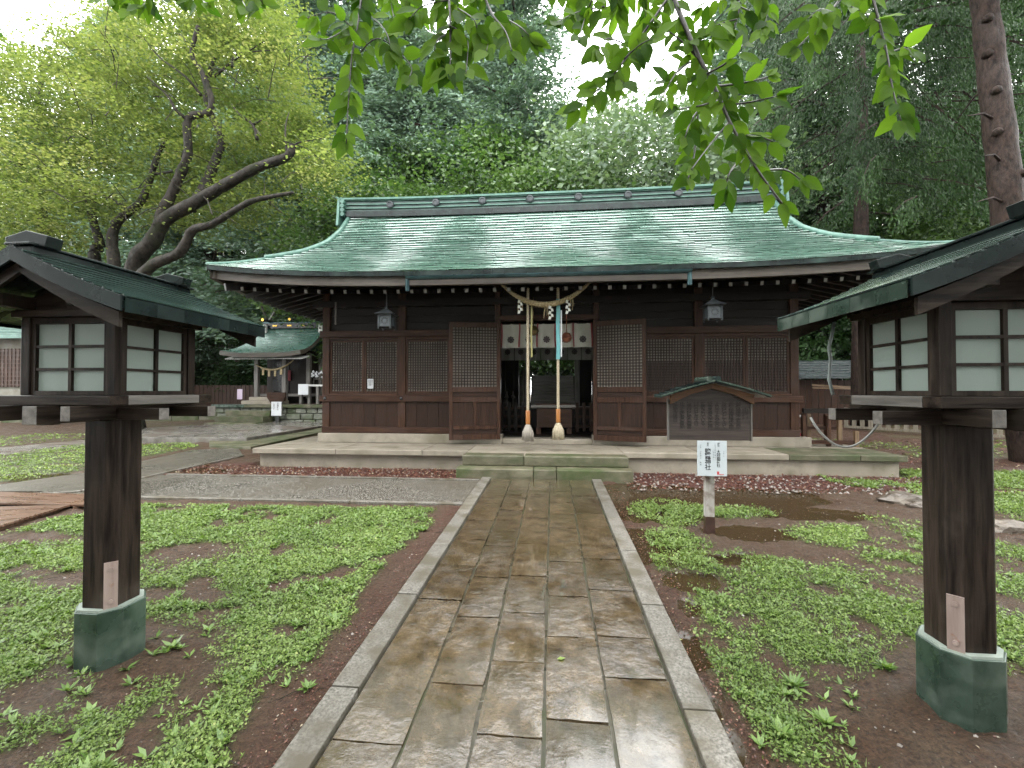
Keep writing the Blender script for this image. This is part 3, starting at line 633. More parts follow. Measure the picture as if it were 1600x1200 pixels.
shade = mat('dark_wood_backing', (.06, .045, .036), (.11, .085, .07), rough=(.6, .8), bump=0, scale=(1.5, 1.5, 1.5))  # darker wood behind the lower lattice of the right bays
def lattice_panel(x0, x1, lower_dark=False):
    f = MB(); z0, z1 = 1.50, 2.60; w = .045
    f.box(x0, x0 + w, 8.66, 8.69, z0, z1); f.box(x1 - w, x1, 8.66, 8.69, z0, z1); f.box(x0 + w, x1 - w, 8.66, 8.69, z0, z0 + w); f.box(x0 + w, x1 - w, 8.66, 8.69, z1 - w, z1)
    p = f.build('lattice_panel', wallwood[0], hall, bevel=.003)
    lb = lattice(p, x0 + w, x1 - w, z0 + w, z1 - w); me = lb.mesh('lattice_bars', latw)
    put('lattice_bars', me, p, (0, 8.686, 0), kind='stuff')
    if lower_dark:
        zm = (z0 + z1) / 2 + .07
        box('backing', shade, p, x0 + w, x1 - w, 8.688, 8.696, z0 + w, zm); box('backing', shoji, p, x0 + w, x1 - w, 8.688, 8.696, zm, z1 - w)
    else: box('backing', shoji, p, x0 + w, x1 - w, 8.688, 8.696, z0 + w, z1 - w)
def bay(a, b, div, ld=False):
    x0, x1 = a + .076, b - .076
    m_ = x0 + (x1 - x0) * div if div else None
    if m_: lattice_panel(x0, m_ - .003, ld); lattice_panel(m_ + .003, x1, ld)
    else: lattice_panel(x0, x1, ld)
    box('sill', wallwood[1], hall, x0, x1, 8.60, 8.70, 1.457, 1.498, bevel=.004)
    box('upper_rail', wallwood[1], hall, x0, x1, 8.64, 8.70, 2.603, 2.657)
    n = max(3, round((x1 - x0) / .24)); w = (x1 - x0) / n
    for k in range(n): board(brw, hall, x0 + w * k + .002, x0 + w * (k + 1) - .002, 8.675 + R.uniform(-.003, .003), .816, 1.334, 'wall_board')
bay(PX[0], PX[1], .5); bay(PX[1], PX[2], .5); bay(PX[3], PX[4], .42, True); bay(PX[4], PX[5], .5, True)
for x, sg in ((PX[0], -1), (PX[5], 1)):                               # side and rear walls
    k = 8.86
    while k < BACK - .1:
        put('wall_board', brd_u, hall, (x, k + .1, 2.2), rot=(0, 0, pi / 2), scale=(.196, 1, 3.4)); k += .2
for i in (0, 1, 3, 4):
    k = PX[i] + .07
    while k < PX[i + 1] - .08:
        w = min(.26, PX[i + 1] - .07 - k); board(brd_u, hall, k, k + w - .004, BACK, .5, 3.9, 'wall_board'); k += w
board(brd, hall, PX[2] + .07, PX[3] - .07, BACK, 2.95, 3.9)
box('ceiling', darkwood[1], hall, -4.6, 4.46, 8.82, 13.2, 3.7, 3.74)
# door frame head
box('door_head', wallwood[1], hall, PX[2] - .05, PX[3] + .05, 8.61, 8.80, 2.97, 3.06, bevel=.005)
def door_leaf(hx, hy, ang, w, name, flip):
    """leaf from its hinge along +x (local), then turned"""
    z0, z1 = .60, 2.90; s = .07
    mb = MB(); mb.box(0, s, -.032, .032, z0, z1); mb.box(w - s, w, -.032, .032, z0, z1)
    for a, b in ((z0, .70), (.80, .87), (1.33, 1.43), (1.53, 1.63), (2.80, z1)): mb.box(s, w - s, -.028, .028, a, b)
    mb.box(w / 2 - .03, w / 2 + .03, -.026, .026, .87, 1.33)
    me = mb.mesh('door_leaf', wallwood[0]); d = put(name, me, hall, (hx, hy, 0), rot=(0, 0, ang)); 
    md = d.modifiers.new('bevel', 'BEVEL'); md.width = .003
    def sub(mb_, nm, m, kind=None, off=(0, 0, 0)):
        o = bpy.data.objects.new(nm, mb_.mesh(nm, m)); COL.objects.link(o); o.parent = d; o.location = off
        if kind: o['kind'] = kind
        return o
    f = lattice(None, s, w - s, 1.63, 2.80, pitch=.056, bw=.02)
    for v in range(len(f.v)): f.v[v] = (f.v[v][0], (f.v[v][1] + .011) * (-1 if flip else 1), f.v[v][2])
    sub(f, 'lattice_bars', latw, 'stuff')
    sub(MB().box(s, w - s, -.016 if flip else .012, -.012 if flip else .016, 1.63, 2.80), 'backing', shoji)
    for a, b in ((.70, .80), (1.43, 1.53)): sub(MB().box(s, w - s, -.004, .008, a, b), 'panel', panw[1])
    for a, b in ((s, w / 2 - .03), (w / 2 + .03, w - s)): sub(MB().box(a, b, -.006, .006, .87, 1.33), 'panel', panw[0])
    return d
door_leaf(PX[2] + .06, 8.56, pi + radians(14), 1.0, 'door_leaf', True)
door_leaf(PX[3] - .06, 8.56, -radians(17), .98, 'door_leaf', False)
# roof
def wid(t):
    pts = [(0, 6.06), (.12, 6.0), (.25, 5.88), (.33, 5.72), (.45, 5.36), (.6, 5.15), (.8, 5.18), (1, 5.32)]
    for (a, wa), (b, wb) in zip(pts, pts[1:]):
        if t <= b: return wa + (wb - wa) * (t - a) / (b - a)
    return pts[-1][1]
def rz_(x, t): return 3.57 + 2.6 * (.6 * t + .4 * t * t) + .2 * (abs(x) / 6) ** 4 * (1 - t) ** 2
def ry_(t, back=False): return (7.1 + 3.9 * t) if not back else (14.9 - 3.9 * t)
NX = 40
roof = MB()
for back in (False, True):
    rows = []
    for i in range(25):
        t = i / 24; w = wid(t); rows.append([(-w + 2 * w * k / NX, ry_(t, back), rz_(-w + 2 * w * k / NX, t) - .03) for k in range(NX + 1)])
    roof.grid(rows, flip=back)
TG = .45
for sg in (-1, 1):
    rows = []
    for i in range(12):
        t = TG * i / 11; w = wid(t) * sg; rows.append([(w, ry_(t) + (ry_(t, True) - ry_(t)) * k / 10, rz_(w, t) - .03 + (.0)) for k in range(11)])
    roof.grid(rows, flip=sg < 0)
    gp = [(ry_(t), rz_(5.2, t) - .05) for t in np.linspace(TG, 1, 10)]; gp = gp + [(22 - y, z) for y, z in gp[::-1][1:]]
    roof.extr(gp, 'x', sg * 4.9, sg * 4.95)
roof = roof.build('roof', patina, hall, smooth=True, origin=(0, 11, 5))
# courses of overlapping copper sheets on the slopes
def course(t0, t1, back=False, j=0):
    mb = MB(); L_ = wid((t0 + t1) / 2) * 2; n = max(8, int(L_ / .42)); off = (j % 2) * .5
    for k in range(n + 1):
        u0 = max(0, (k - off) / n); u1 = min(1, (k + 1 - off) / n)
        if u1 - u0 < 1e-3: continue
        w0, w1 = wid(t0), wid(t1); a = R.uniform(-.008, .008); b = a + R.uniform(-.006, .006); lip = .040
        P = []
        for (t, w, dz) in ((t0, w0, lip), (t1, w1, .004)):
            for u, e in ((u0, a), (u1 - .0006, b)):
                x = -w + 2 * w * u; P.append((x, ry_(t, back) , rz_(x, t) + dz - .02 + e * (dz > .01)))
        q = [P[0], P[1], P[3], P[2]]
        th_ = .011; s_ = 1 if back else -1
        q[0] = (q[0][0], q[0][1] + s_ * .02, q[0][2] - .008); q[1] = (q[1][0], q[1][1] + s_ * .02, q[1][2] - .008)
        low = [(q[0][0], q[0][1], q[0][2] - th_), (q[1][0], q[1][1], q[1][2] - th_), (q[1][0], q[1][1] - s_ * .045, q[1][2] - th_ + .01), (q[0][0], q[0][1] - s_ * .045, q[0][2] - th_ + .01),
               (q[1][0], q[1][1] - s_ * .045, q[1][2] - lip - .02), (q[0][0], q[0][1] - s_ * .045, q[0][2] - lip - .02)]
        f = [(0, 1, 2, 3), (4, 5, 1, 0), (7, 6, 5, 4), (9, 8, 6, 7)]
        if back: f = [x[::-1] for x in f]
        mb.add(q + low, f)
    return mb.build('roof_course', patina, roof)
NCO = 27
for j in range(NCO): course(j / NCO, (j + 1) / NCO + .002, False, j)
rear = MB()
# eave edge: copper lip, thick fascia, soffit
for sgn, yy in ((1, 7.1), (-1, 14.9)):
    for nm, m, d0, d1, h0, h1 in (('eave_lip', patdark, -.012, .05, -.012, -.085), ('fascia', fascia, .05, .075, -.085, -.235)):
        rows = [[], [], [], []]
        for k in range(NX + 1):
            x = -6.05 + 12.1 * k / NX; z = rz_(x, 0)
            for r_, (dy, dz) in enumerate(((d0, h0), (d0, h1), (d1 + .06, h1), (d1 + .06, h0))): rows[r_].append((x * (1 - max(0, dy) / 6), yy + sgn * dy, z + dz))
        rows.append(rows[0]); mb = MB(); mb.grid(rows); mb.build(nm, m, roof, fixn=True)
for sg in (-1, 1):
    for nm, m, d0, d1, h0, h1 in (('eave_lip', patdark, -.012, .05, -.012, -.085), ('fascia', fascia, .05, .075, -.085, -.235)):
        rows = [[], [], [], []]
        for k in range(21):
            y = 7.11 + 7.78 * k / 20
            e = .2 * (abs(y - 11) / 3.9) ** 4 * .9; z = 3.57 + e + .02
            for r_, (dy, dz) in enumerate(((d0, h0), (d0, h1), (d1 + .06, h1), (d1 + .06, h0))): rows[r_].append((sg * (6.05 - dy), y, z + dz))
        rows.append(rows[0]); mb = MB(); mb.grid(rows); mb.build(nm, m, roof, fixn=True)
sof = MB()
def sz(x, y):                                                        # underside height
    e = max(0, 1 - min(min(y - 7.1, 14.9 - y), 6.05 - abs(x)) / 1.5)
    c = .2 * (abs(x) / 6) ** 4 * (e if min(y - 7.1, 14.9 - y) < 1.6 else 0) + 0
    return 3.50 + .30 * (1 - e) - .12 + c
rows = [[(x, y, sz(x, y)) for x in np.linspace(-5.98, 5.98, 41)] for y in np.linspace(7.2, 14.8, 21)]
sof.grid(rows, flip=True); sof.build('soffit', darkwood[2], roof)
raf = MB().box(-.03, .03, 0, 1.5, -.036, .036, 0); raf.add([(-.026, -.002, -.03), (.026, -.002, -.03), (.026, -.002, .03), (-.026, -.002, .03)], [(0, 1, 2, 3)], 1)
rafm = raf.mesh('rafter', [darkwood[2], mat('worn_white_end', (.18, .165, .145), (.32, .30, .27), bump=.1)])
x = -5.6; i = 0
while x < 5.65:
    up = .2 * (abs(x) / 6) ** 4 * .8
    put('rafter', rafm, roof, (x, 7.38, 3.285 + up), rot=(radians(13), 0, 0)); x += .243
for sg in (-1, 1):
    y = 7.75
    while y < 14.4:
        put('rafter', rafm, roof, (sg * 5.78, y, 3.30 + .1 * (abs(y - 11) / 3.9) ** 4), rot=(radians(13), 0, -sg * -pi / 2 if False else (pi / 2) * sg)); y += .243
    MB().beam((sg * 5.85, 7.28, 3.42), (sg * 4.6, 8.8, 3.72), .1, .13).build('hip_rafter', darkwood[0], roof)
# ridge
rid = MB()
def ridge_band(y0, y1, z0, z1, m, nm, X=5.38):
    rows = [[], [], [], []]
    for k in range(31):
        x = -X + 2 * X * k / 30; e = .06 * (abs(x) / X) ** 3
        for r_, (yy, zz) in enumerate(((y0, z0), (y0, z1), (y1, z1), (y1, z0))): rows[r_].append((x, yy, zz + e))
    rows.append(rows[0]); mb = MB(); mb.grid(rows); mb.add([rows[i][0] for i in range(4)], [(0, 1, 2, 3)]); mb.add([rows[i][-1] for i in range(4)], [(3, 2, 1, 0)])
    return mb.build(nm, m, roof, fixn=True)
slate = mat('ridge_copper', (.035, .06, .055), (.09, .14, .125), scale=(4, 10, 10), rough=(.3, .5), bump=.1, metal=.2, spec=.4)
ridge_band(10.78, 11.22, 6.02, 6.16, patdark, 'ridge_base')
for k, z in enumerate((6.16, 6.26, 6.36)):
    ridge_band(10.84, 11.16, z, z + .075, slate, 'ridge_layer'); ridge_band(10.80, 11.20, z + .075, z + .1, trim, 'ridge_layer')
ridge_band(10.76, 11.24, 6.46, 6.50, trim, 'ridge_cap', 5.5); ridge_band(10.83, 11.17, 6.50, 6.54, trim, 'ridge_cap', 5.55)
for k in range(7):
    x = -4.15 + k * 1.2 + .0
    p = MB().lathe([(0, 0), (.09, 0), (.10, .015), (.085, .04), (.06, .045), (.055, .03), (0, .03)], (0, 0, 0), 20).mesh('crest_disc', bronze)
    put('crest_disc', p, roof, (x, 10.795, 6.35), rot=(pi / 2, 0, 0))
for sg in (-1, 1):                                                   # ridge-end ornament: stacked rolls and a board
    mb = MB()
    for k in range(4): mb.tube([(sg * 5.40, 10.7, 6.12 + .11 * k), (sg * 5.40, 11.3, 6.12 + .11 * k)], .055, 10)
    mb.extr([(10.62, 5.8), (11.38, 5.8), (11.30, 6.5), (11.15, 6.62), (10.85, 6.62), (10.70, 6.5)], 'x', sg * 5.46, sg * 5.52)
    mb.tube([(sg * 5.3, 11, 6.56), (sg * 5.55, 11, 6.60), (sg * 5.72, 11, 6.70)], [.05, .05, .02], 8)
    mb.build('ridge_end_ornament', trim, roof, fixn=True)
    g = MB()                                                         # verge roll along the gable
    g.tube([(sg * (wid(t) + .0), ry_(t), rz_(wid(t), t) + .03) for t in np.linspace(.3, .98, 14)], .055, 8)
    g.tube([(sg * (wid(t) + .0), ry_(t, True), rz_(wid(t), t) + .03) for t in np.linspace(.3, .98, 14)], .055, 8)
    g.build('verge_roll', trim, roof, smooth=True)
    h = MB().tube([(sg * wid(t), ry_(t), rz_(wid(t), t) + .015) for t in np.linspace(0, .32, 10)], .03, 6); h.build('hip_roll', trim, roof, smooth=True)
# gutter with two short downpipes
gut = MB(); gp_ = []
for sgm in range(9):
    a = pi + pi * sgm / 8; gp_.append((cos(a) * .055, sin(a) * .055))
rows = [[(x, 6.97 + c, 3.435 + s) for c, s in gp_] for x in np.linspace(-2.4, 2.16, 12)]; gut.grid(rows)
rows = [[(x, 6.97 + c * .9, 3.437 + s * .9) for c, s in gp_] for x in np.linspace(-2.4, 2.16, 12)]; gut.grid(rows, flip=True)
gut = gut.build('gutter', gutterm, hall, smooth=True)
for x in (-2.38, 2.13): MB().tube([(x, 6.97, 3.40), (x, 6.97, 3.20)], .035, 10).build('downpipe', gutterm, gut)
for x in np.linspace(-2.2, 2.0, 8): MB().beam((x, 6.93, 3.44), (x, 7.16, 3.5), .015, .01).build('gutter_bracket', patdark, gut)
MB().tube([(-4.25, 8.2, 3.3), (-4.25, 8.2, 2.86)], .018, 6).build('rain_pipe', greywood[0], hall)

# noren curtains
def noren(name, label, x0, x1, y, z0, z1, n, m, flat=False):
    r = thing(name, label, 'curtain', ((x0 + x1) / 2, y, z1)); w = (x1 - x0) / n
    for k in range(n):
        rows = []
        for j in range(7):
            rows.append([(x0 + w * (k + .02 + .96 * i / 8), y + .018 * sin(k * 2.1 + i * .8) * (j / 6) + .012 * sin(i * 1.1 + k), z1 + (z0 - z1) * j / 6) for i in range(9)])
        c = MB().grid(rows).build('curtain_panel', m, r, smooth=True)
        xc = x0 + w * (k + .5); zc = z0 + (z1 - z0) * .33
        cr = MB(); cr.lathe([(0, 0), (.035, 0), (.035, .004), (0, .004)], (0, 0, 0), 12)
        for q in range(8):
            a = 2 * pi * q / 8; cr.lathe([(0, 0), (.021, 0), (.021, .003), (0, .003)], (cos(a) * .052, sin(a) * .052, 0), 8)
        put('crest', cr.mesh('crest', maroon), c, (xc, y - .036, zc), rot=(pi / 2, 0, 0))
    for k in range(n + 1):
        if flat: break
        x = x0 + w * k; MB().grid([[(x - .022 + .01 * sin(j * .9 + k) + .03 * q, y - .04 - .004 * j, z1 - .45 * (z1 - z0) * 1.1 * j / 4 * 2.2 * .9) for q in (0, 1)] for j in range(5)]).build('tassel_ribbon', redm, r)
    MB().tube([(x0 - .02, y, z1), (x1 + .02, y, z1)], .012, 6).build('curtain_rod', darkwood[1], r)
    return r
noren('door_curtain', 'white curtain with dark round crests and red ribbons across the hall doorway', PX[2] + .06, PX[3] - .06, 8.92, 2.44, 2.93, 5, cloth)
greycloth = mat('grey_cloth', (.33, .33, .32), (.42, .42, .41), rough=(.7, .85), bump=0)
noren('inner_curtain', 'dim grey crested curtain hanging deeper inside the hall behind the white one', -1.25, 1.02, 10.6, 2.30, 2.90, 7, greycloth, True)

# things inside the hall
st = thing('altar_stair', 'weathered grey wooden stair with two pale posts inside the dark hall', 'stair', (0, 11.2, .62))
for x in (-.62, .62): box('post', greywood[0], st, x - .06, x + .06, 11.0, 11.12, 1.1, 2.32)
for k in range(7): box('stair_board', greywood[1], st, -.55, .55, 11.02 + k * .09, 11.12 + k * .09, 1.17 + k * .11, 1.30 + k * .11)
box('sill_beam', greywood[1], st, -.95, .95, 10.9, 11.0, 1.10, 1.17)
box('base', darkwood[1], st, -.9, .9, 11.0, 11.8, .62, 1.1)
sb = thing('offertory_box', 'brown wooden offertory box standing in the doorway between the two bell ropes', 'offertory box', (.0, 9.6, .62))
box('box_body', wallwood[1], sb, -.34, .42, 9.45, 9.95, .76, 1.18, bevel=.008)
for z in (.90, 1.04): box('batten', wallwood[1], sb, -.345, .425, 9.438, 9.449, z - .006, z + .006)
box('box_rim', greywood[1], sb, -.46, .50, 9.40, 10.0, 1.19, 1.25, bevel=.006)
for x in (-.30, .36): box('leg', wallwood[0], sb, x - .05, x + .05, 9.5, 9.9, .62, .76)
for k in range(9): box('slat', wallwood[1], sb, -.36, .40, 9.47 + k * .055, 9.495 + k * .055, 1.25, 1.275)
for sg, lab in ((-1, 'low dark wooden picket rail left of the offertory box inside the hall'), (1, 'low dark wooden picket rail right of the offertory box inside the hall')):
    c0 = .02
    fn = thing('inner_fence', lab, 'fence', (c0 + sg * .85, 10.2, .62), 'low rails inside the hall')
    xa, xb = (c0 - 1.35, c0 - .55) if sg < 0 else (c0 + .55, c0 + 1.35)
    for k in range(6): xx = xa + (xb - xa) * k / 5; box('picket', darkwood[0] if sg < 0 else wallwood[0], fn, xx - .035, xx + .035, 10.18, 10.22, .62, 1.28)
    for z in (.72, .95, 1.15): box('rail', wallwood[1], fn, xa - .05, xb + .05, 10.23, 10.26, z - .025, z + .025)
for k, x in enumerate((-1.15, -1.0, 1.05, 1.2)):
    o = MB(); o.lathe([(.03, 0), (.05, .03), (.02, .08), (.02, .3), (.06, .34), (.03, .4), (.01, .5)], (x, 11.0 + .1 * (k % 2), 1.05 if k < 2 else 1.15), 8)
    o = o.build('altar_vase', greywood[0] if k < 2 else black); tag(o, ['pale slender vase nearest the left door edge behind the rail', 'pale slender vase beside the left stair post', 'dark slender vase beside the right stair post', 'dark slender vase nearest the right door edge'][k], 'vase', 'altar vases inside the hall')
    box('vase_shelf' , darkwood[1], st, x - .07, x + .07, 10.95, 11.2, .62, (1.05 if k < 2 else 1.15) - .001)

# bell ropes
def rope(mb, p, q, r, n=2, pitch=.05, mi=0, seg=None):
    p = Vector(p); q = Vector(q); L_ = (q - p).length; S_ = seg or int(L_ / .012)
    for k in range(n):
        pts = []
        for i in range(S_ + 1):
            a = 2 * pi * (i / S_ * L_ / pitch) + 2 * pi * k / n; c = p.lerp(q, i / S_); pts.append(c + Vector((cos(a) * r * .55, sin(a) * r * .55, 0)))
        mb.tube(pts, r * .62, 5, mi)
def bell_rope(label, x, y, ztop, zs, mcol, bellp, bm, rib):
    g = 'bell ropes hanging before the doorway'
    t = thing('bell_rope', label, 'bell rope', (x, y, ztop), g)
    mb = MB(); rope(mb, (x, y, ztop), (x, y, zs), .023, 3, .10); mb.build('cord', mcol, t, smooth=True)
    MB().lathe([(.036, 0), (.04, .01), (.038, .12), (.04, .23), (.036, .24)], (x, y, zs - .24), 16).build('wooden_sleeve', sleevewood, t, smooth=True)
    tb = MB(); tb.lathe([(.035, 0), (.05, -.03), (.04, -.05)], (x, y, zs - .24), 12)
    for k in range(60):
        a = 2 * pi * k / 60; r0 = .035; r1 = R.uniform(.075, .105); ln = R.uniform(.25, .31)
        tb.tube([(x + cos(a) * r0, y + sin(a) * r0, zs - .26), (x + cos(a) * r1 * .85, y + sin(a) * r1 * .85, zs - .24 - ln * .5), (x + cos(a) * r1, y + sin(a) * r1, zs - .24 - ln)], [.012, .012, .008], 4)
    tb.build('tassel', hempm if rib else mat('grey_hemp', (.28, .25, .21), (.46, .41, .35), rough=(.6, .8), bump=0), t, smooth=True)
    bx, by, bz = bellp
    b = MB(); pr = [(.0, .1), (.03, .1), (.07, .08), (.095, .03), (.098, .0), (.107, .0), (.107, -.012), (.098, -.012), (.09, -.04), (.065, -.075), (.02, -.095), (0, -.095)]
    b.lathe(pr[::-1], (bx, by, bz), 20); b.tube([(bx, by, bz + .1), (bx, by, ztop)], .008, 5)
    b = b.build('bell', bm, t, smooth=True)
    return t
bell_rope('left bell rope with grey hemp tassel and orange wooden sleeve', -.425, 7.6, 3.35, 1.21, hempm, (-.36, 8.3, 2.70), brassm, False)
r2 = bell_rope('right bell rope wrapped with teal ribbon above its cream tassel', .10, 7.6, 3.35, 1.24, hempm, (.27, 8.3, 2.56), copperbell, True)
MB().grid([[(.10 + dx + .006 * sin(j), 7.565 - .004 * (q % 2), 3.15 - j * .105) for q, dx in enumerate((-.032, -.01, .015, .034))] for j in range(11)]).build('ribbon', ribbon, r2, smooth=True)
MB().grid([[(.145 + dx, 7.575, 2.95 - j * .09) for dx in (0, .022)] for j in range(10)]).build('ribbon', paper, r2)
MB().grid([[(-.375 + dx + .004 * sin(j), 7.57, 3.1 - j * .12) for dx in (0, .03)] for j in range(9)]).build('ribbon', mat('faded_yellow_ribbon', (.25, .22, .08), (.33, .30, .12), bump=0), bpy.data.objects['bell_rope'])
# straw rope
sh = thing('straw_rope', 'thick twisted straw rope sagging under the eaves above the doorway', 'sacred rope', (-.13, 7.5, 3.4))
mb = MB(); A0, A1 = Vector((-.93, 7.5, 3.46)), Vector((.69, 7.5, 3.46)); N_ = 160
def sag(u): return A0.lerp(A1, u) - Vector((0, 0, .42 * (1 - (2 * u - 1) ** 2)))
for k in range(3):
    pts = []; rr_ = []
    for i in range(N_ + 1):
        u = i / N_; c = sag(u); th = .018 + .026 * sin(pi * u); a = u * 2 * pi * 11 + k * 2 * pi / 3; tg = (sag(min(1, u + .01)) - sag(max(0, u - .01))).normalized(); nn = Vector((-tg.z, 0, tg.x))
        pts.append(c + nn * (cos(a) * th * .6) + Vector((0, 1, 0)) * (sin(a) * th * .6)); rr_.append(th * .62)
    mb.tube(pts, rr_, 6)
mb.build('twisted_straw', strawm, sh, smooth=True)
for k in range(3):
    x = (-.55, -.10, .34)[k]; mb = MB(); c = sag((x + .93) / 1.62)
    for q in range(9):
        a = R.uniform(-.03, .03); mb.beam((x + a * .6, 7.5, c.z), (x + a * 2, 7.5 + R.uniform(-.02, .02), c.z - R.uniform(.15, .25)), .004, .004)
    mb.build('straw_fringe', strawm, sh)
for k, u in enumerate((.25, .53, .73)):
    x = (-.55, -.02, .27)[k]; c = sag((x + .93) / 1.62); mb = MB(); zz = c.z - .03
    for q in range(5):
        xo = x + (.013 if q % 2 else -.013); mb.add([(xo - .02, 7.46, zz - q * .046), (xo + .02, 7.462, zz - q * .046  - .012), (xo + .02 + (.012 if q % 2 else -.012), 7.46, zz - q * .046 - .056), (xo - .02 + (.012 if q % 2 else -.012), 7.462, zz - q * .046 - .058)], [(0, 1, 2, 3)])
    o = mb.build('paper_streamer', cloth, sh)
# hanging metal lanterns
def hanging(label, x, y, z):
    t = thing('hanging_lantern', label, 'lantern', (x, y, z + .32), 'hanging bronze lanterns under the eaves'); n = 4; a0 = pi / 4
    MB().lathe([(.225, 0), (.235, .012), (.14, .055), (.06, .10), (.03, .115), (.03, .13), (.045, .14), (.02, .165), (.0, .17)], (x, y, z + .16), 4, a0=a0).build('roof', bronze, t)
    MB().tube([(x, y, z + .32), (x, y, 3.45)], .006, 5).build('hanger', black, t)
    b = MB()
    for i in range(4):
        a = a0 + i * pi / 2; px_, py_ = x + cos(a) * .15, y + sin(a) * .15; b.box(px_ - .012, px_ + .012, py_ - .012, py_ + .012, z - .09, z + .16)
    b.box(x - .12, x + .12, y - .12, y + .12, z - .055, z - .04); b.box(x - .12, x + .12, y - .12, y + .12, z + .145, z + .16); b.build('frame', bronze, t)
    MB().box(x - .098, x + .098, y - .098, y + .098, z - .04, z + .145).build('lamp_pane', mat('lantern_pane', (.05, .06, .068), (.11, .125, .135), rough=(.3, .5), bump=0), t)
    f = MB()
    for q in range(10):
        a = 2 * pi * q / 10; f.box(x + cos(a) * .05 - .012, x + cos(a) * .05 + .012, y - .103, y - .098, z + .05 + sin(a) * .05 - .012, z + .05 + sin(a) * .05 + .012)
    f.build('fretwork', bronze, t)
hanging('small bronze lantern hanging left of the doors above the lattice', -2.94, 7.5, 2.74)
hanging('small bronze lantern hanging right of the doors, behind the notice board roof', 2.66, 7.5, 2.80)
# text helper
def text(name, s, size, m, parent, loc, rot=(pi / 2, 0, 0), vertical=True, gap=1.0):
    cu = bpy.data.curves.new(name, 'FONT'); cu.body = '\n'.join(s) if vertical else s; cu.size = size; cu.align_x = 'CENTER'; cu.space_line = gap; cu.offset = size * .012
    o = bpy.data.objects.new('tmp', cu); COL.objects.link(o); dg = bpy.context.evaluated_depsgraph_get(); me = bpy.data.meshes.new_from_object(o.evaluated_get(dg)); bpy.data.objects.remove(o)
    me.materials.clear(); me.materials.append(m); return put(name, me, parent, loc, rot=rot)
np_ = box('paper_notice', paper, None, -3.79, -3.665, 8.648, 8.652, 1.60, 1.80); tag(np_, 'small white paper notice fixed to the hall lattice', 'notice')
text('lettering', '社務所', .045, ink, np_, (-3.73, 8.6465, 1.745), gap=.95); text('lettering', '御用の方は', .02, ink, np_, (-3.69, 8.6465, 1.76)); text('lettering', 'お声掛け下さい', .018, ink, np_, (-3.765, 8.6465, 1.77))

# ------------------------------------------------------------------ notice board with white sign
NBX, NBY = 1.585, 4.60
nb = thing('notice_board', 'roofed dark wooden notice board with white lettered sign on a post right of the path', 'notice board', (NBX, NBY, .12))
postm = mat('peeling_post', (.42, .38, .34), (.66, .63, .6), scale=(25, 25, 3), rough=(.4, .6), bump=.3, spot=(.16, .09, .06), spotamt=(.48, .62), spotscale=6)
box('post', postm, nb, NBX - .045, NBX + .045, NBY - .02, NBY + .04, .02, 1.45, bevel=.004)
box('post_foot', mat('rotten_wood', (.035, .018, .014), (.10, .05, .035), rough=(.3, .5)), nb, NBX - .047, NBX + .047, NBY - .022, NBY + .042, .02, .28)
bx0, bx1 = NBX - .405, NBX + .385
MB().extr([(bx0, 1.055), (bx1, 1.055), (bx1, 1.46), (NBX, 1.60), (bx0, 1.46)], 'y', NBY - .05, NBY - .022).build('board', mat('aged_board', (.03, .021, .018), (.085, .062, .054), scale=(2, 20, 30), rough=(.35, .55), bump=.4, bdist=.004), nb, bevel=.003)
faint = mat('faded_ink', (.012, .009, .008), (.02, .015, .013), bump=0, rough=(.5, .6))
cols = ['由緒', '御祭神塩土老翁命', '武甕槌命経津主命', '境内社として古く', 'より海上安全安産', '延命長寿の守護神', '崇敬されている', '例祭日七月十日', '境内の社殿の造営', '氏子崇敬者の奉納', '平成年月吉日']
for k, c in enumerate(cols):
    text('lettering', c, .052 if k else .066, faint, nb, (bx1 - .05 - k * .068, NBY - .0515, 1.33 if k == 0 else 1.40), gap=.62 if k else .9)
for sg in (-1, 1):
    box('board_edge', greywood[0], nb, *( (bx0 - .014, bx0 - .001) if sg < 0 else (bx1 + .001, bx1 + .014)), NBY - .058, NBY - .015, 1.05, 1.47)
    pr = [(NBX, 1.655), (NBX + sg * .28, 1.585), (NBX + sg * .51, 1.50), (NBX + sg * .51, 1.485), (NBX + sg * .28, 1.565), (NBX, 1.632)]
    MB().extr(pr, 'y', NBY - .20, NBY + .16).build('roof', patdark, nb, fixn=True)
    for k in range(9):
        u = k / 9; z = 1.655 - .07 * (u * 2 if u < .5 else 1) - (.085 * (u - .5) * 2 if u > .5 else 0); xx = NBX + sg * .51 * u
        MB().beam((xx + sg * .01, NBY - .203, z - .002), (xx + sg * .065, NBY - .203, z - .018), .02, .013).build('roof_batten', patgreen, nb)
        MB().beam((xx + sg * .05, NBY - .2, z - .004), (xx + sg * .05, NBY + .16, z - .004), .012, .010).build('roof_batten', patdark, nb)
    MB().extr([(NBX, 1.628), (NBX + sg * .40, 1.515), (NBX + sg * .40, 1.42), (NBX + sg * .2, 1.52), (NBX, 1.575)], 'y', NBY - .10, NBY - .055).build('bargeboard', mat('bargeboard_wood', (.12, .05, .018), (.24, .11, .045), scale=HX, rough=(.4, .6), bump=.2), nb, fixn=True)
MB().tube([(NBX - .06, NBY - .21, 1.665), (NBX - .06, NBY + .17, 1.665)], .03, 8).build('ridge_cap', patgreen, nb); MB().tube([(NBX + .02, NBY - .21, 1.668), (NBX + .02, NBY + .17, 1.668)], .03, 8).build('ridge_cap', patdark, nb)
sx0, sx1, sz0, sz1 = 1.447, 1.732, .70, 1.052
sign = box('sign_panel', mat('enamel_white', (.62, .68, .72), (.68, .74, .78), rough=(.15, .3), bump=0), nb, sx0, sx1, NBY - .075, NBY - .06, sz0, sz1, bevel=.003)
yl = NBY - .0765
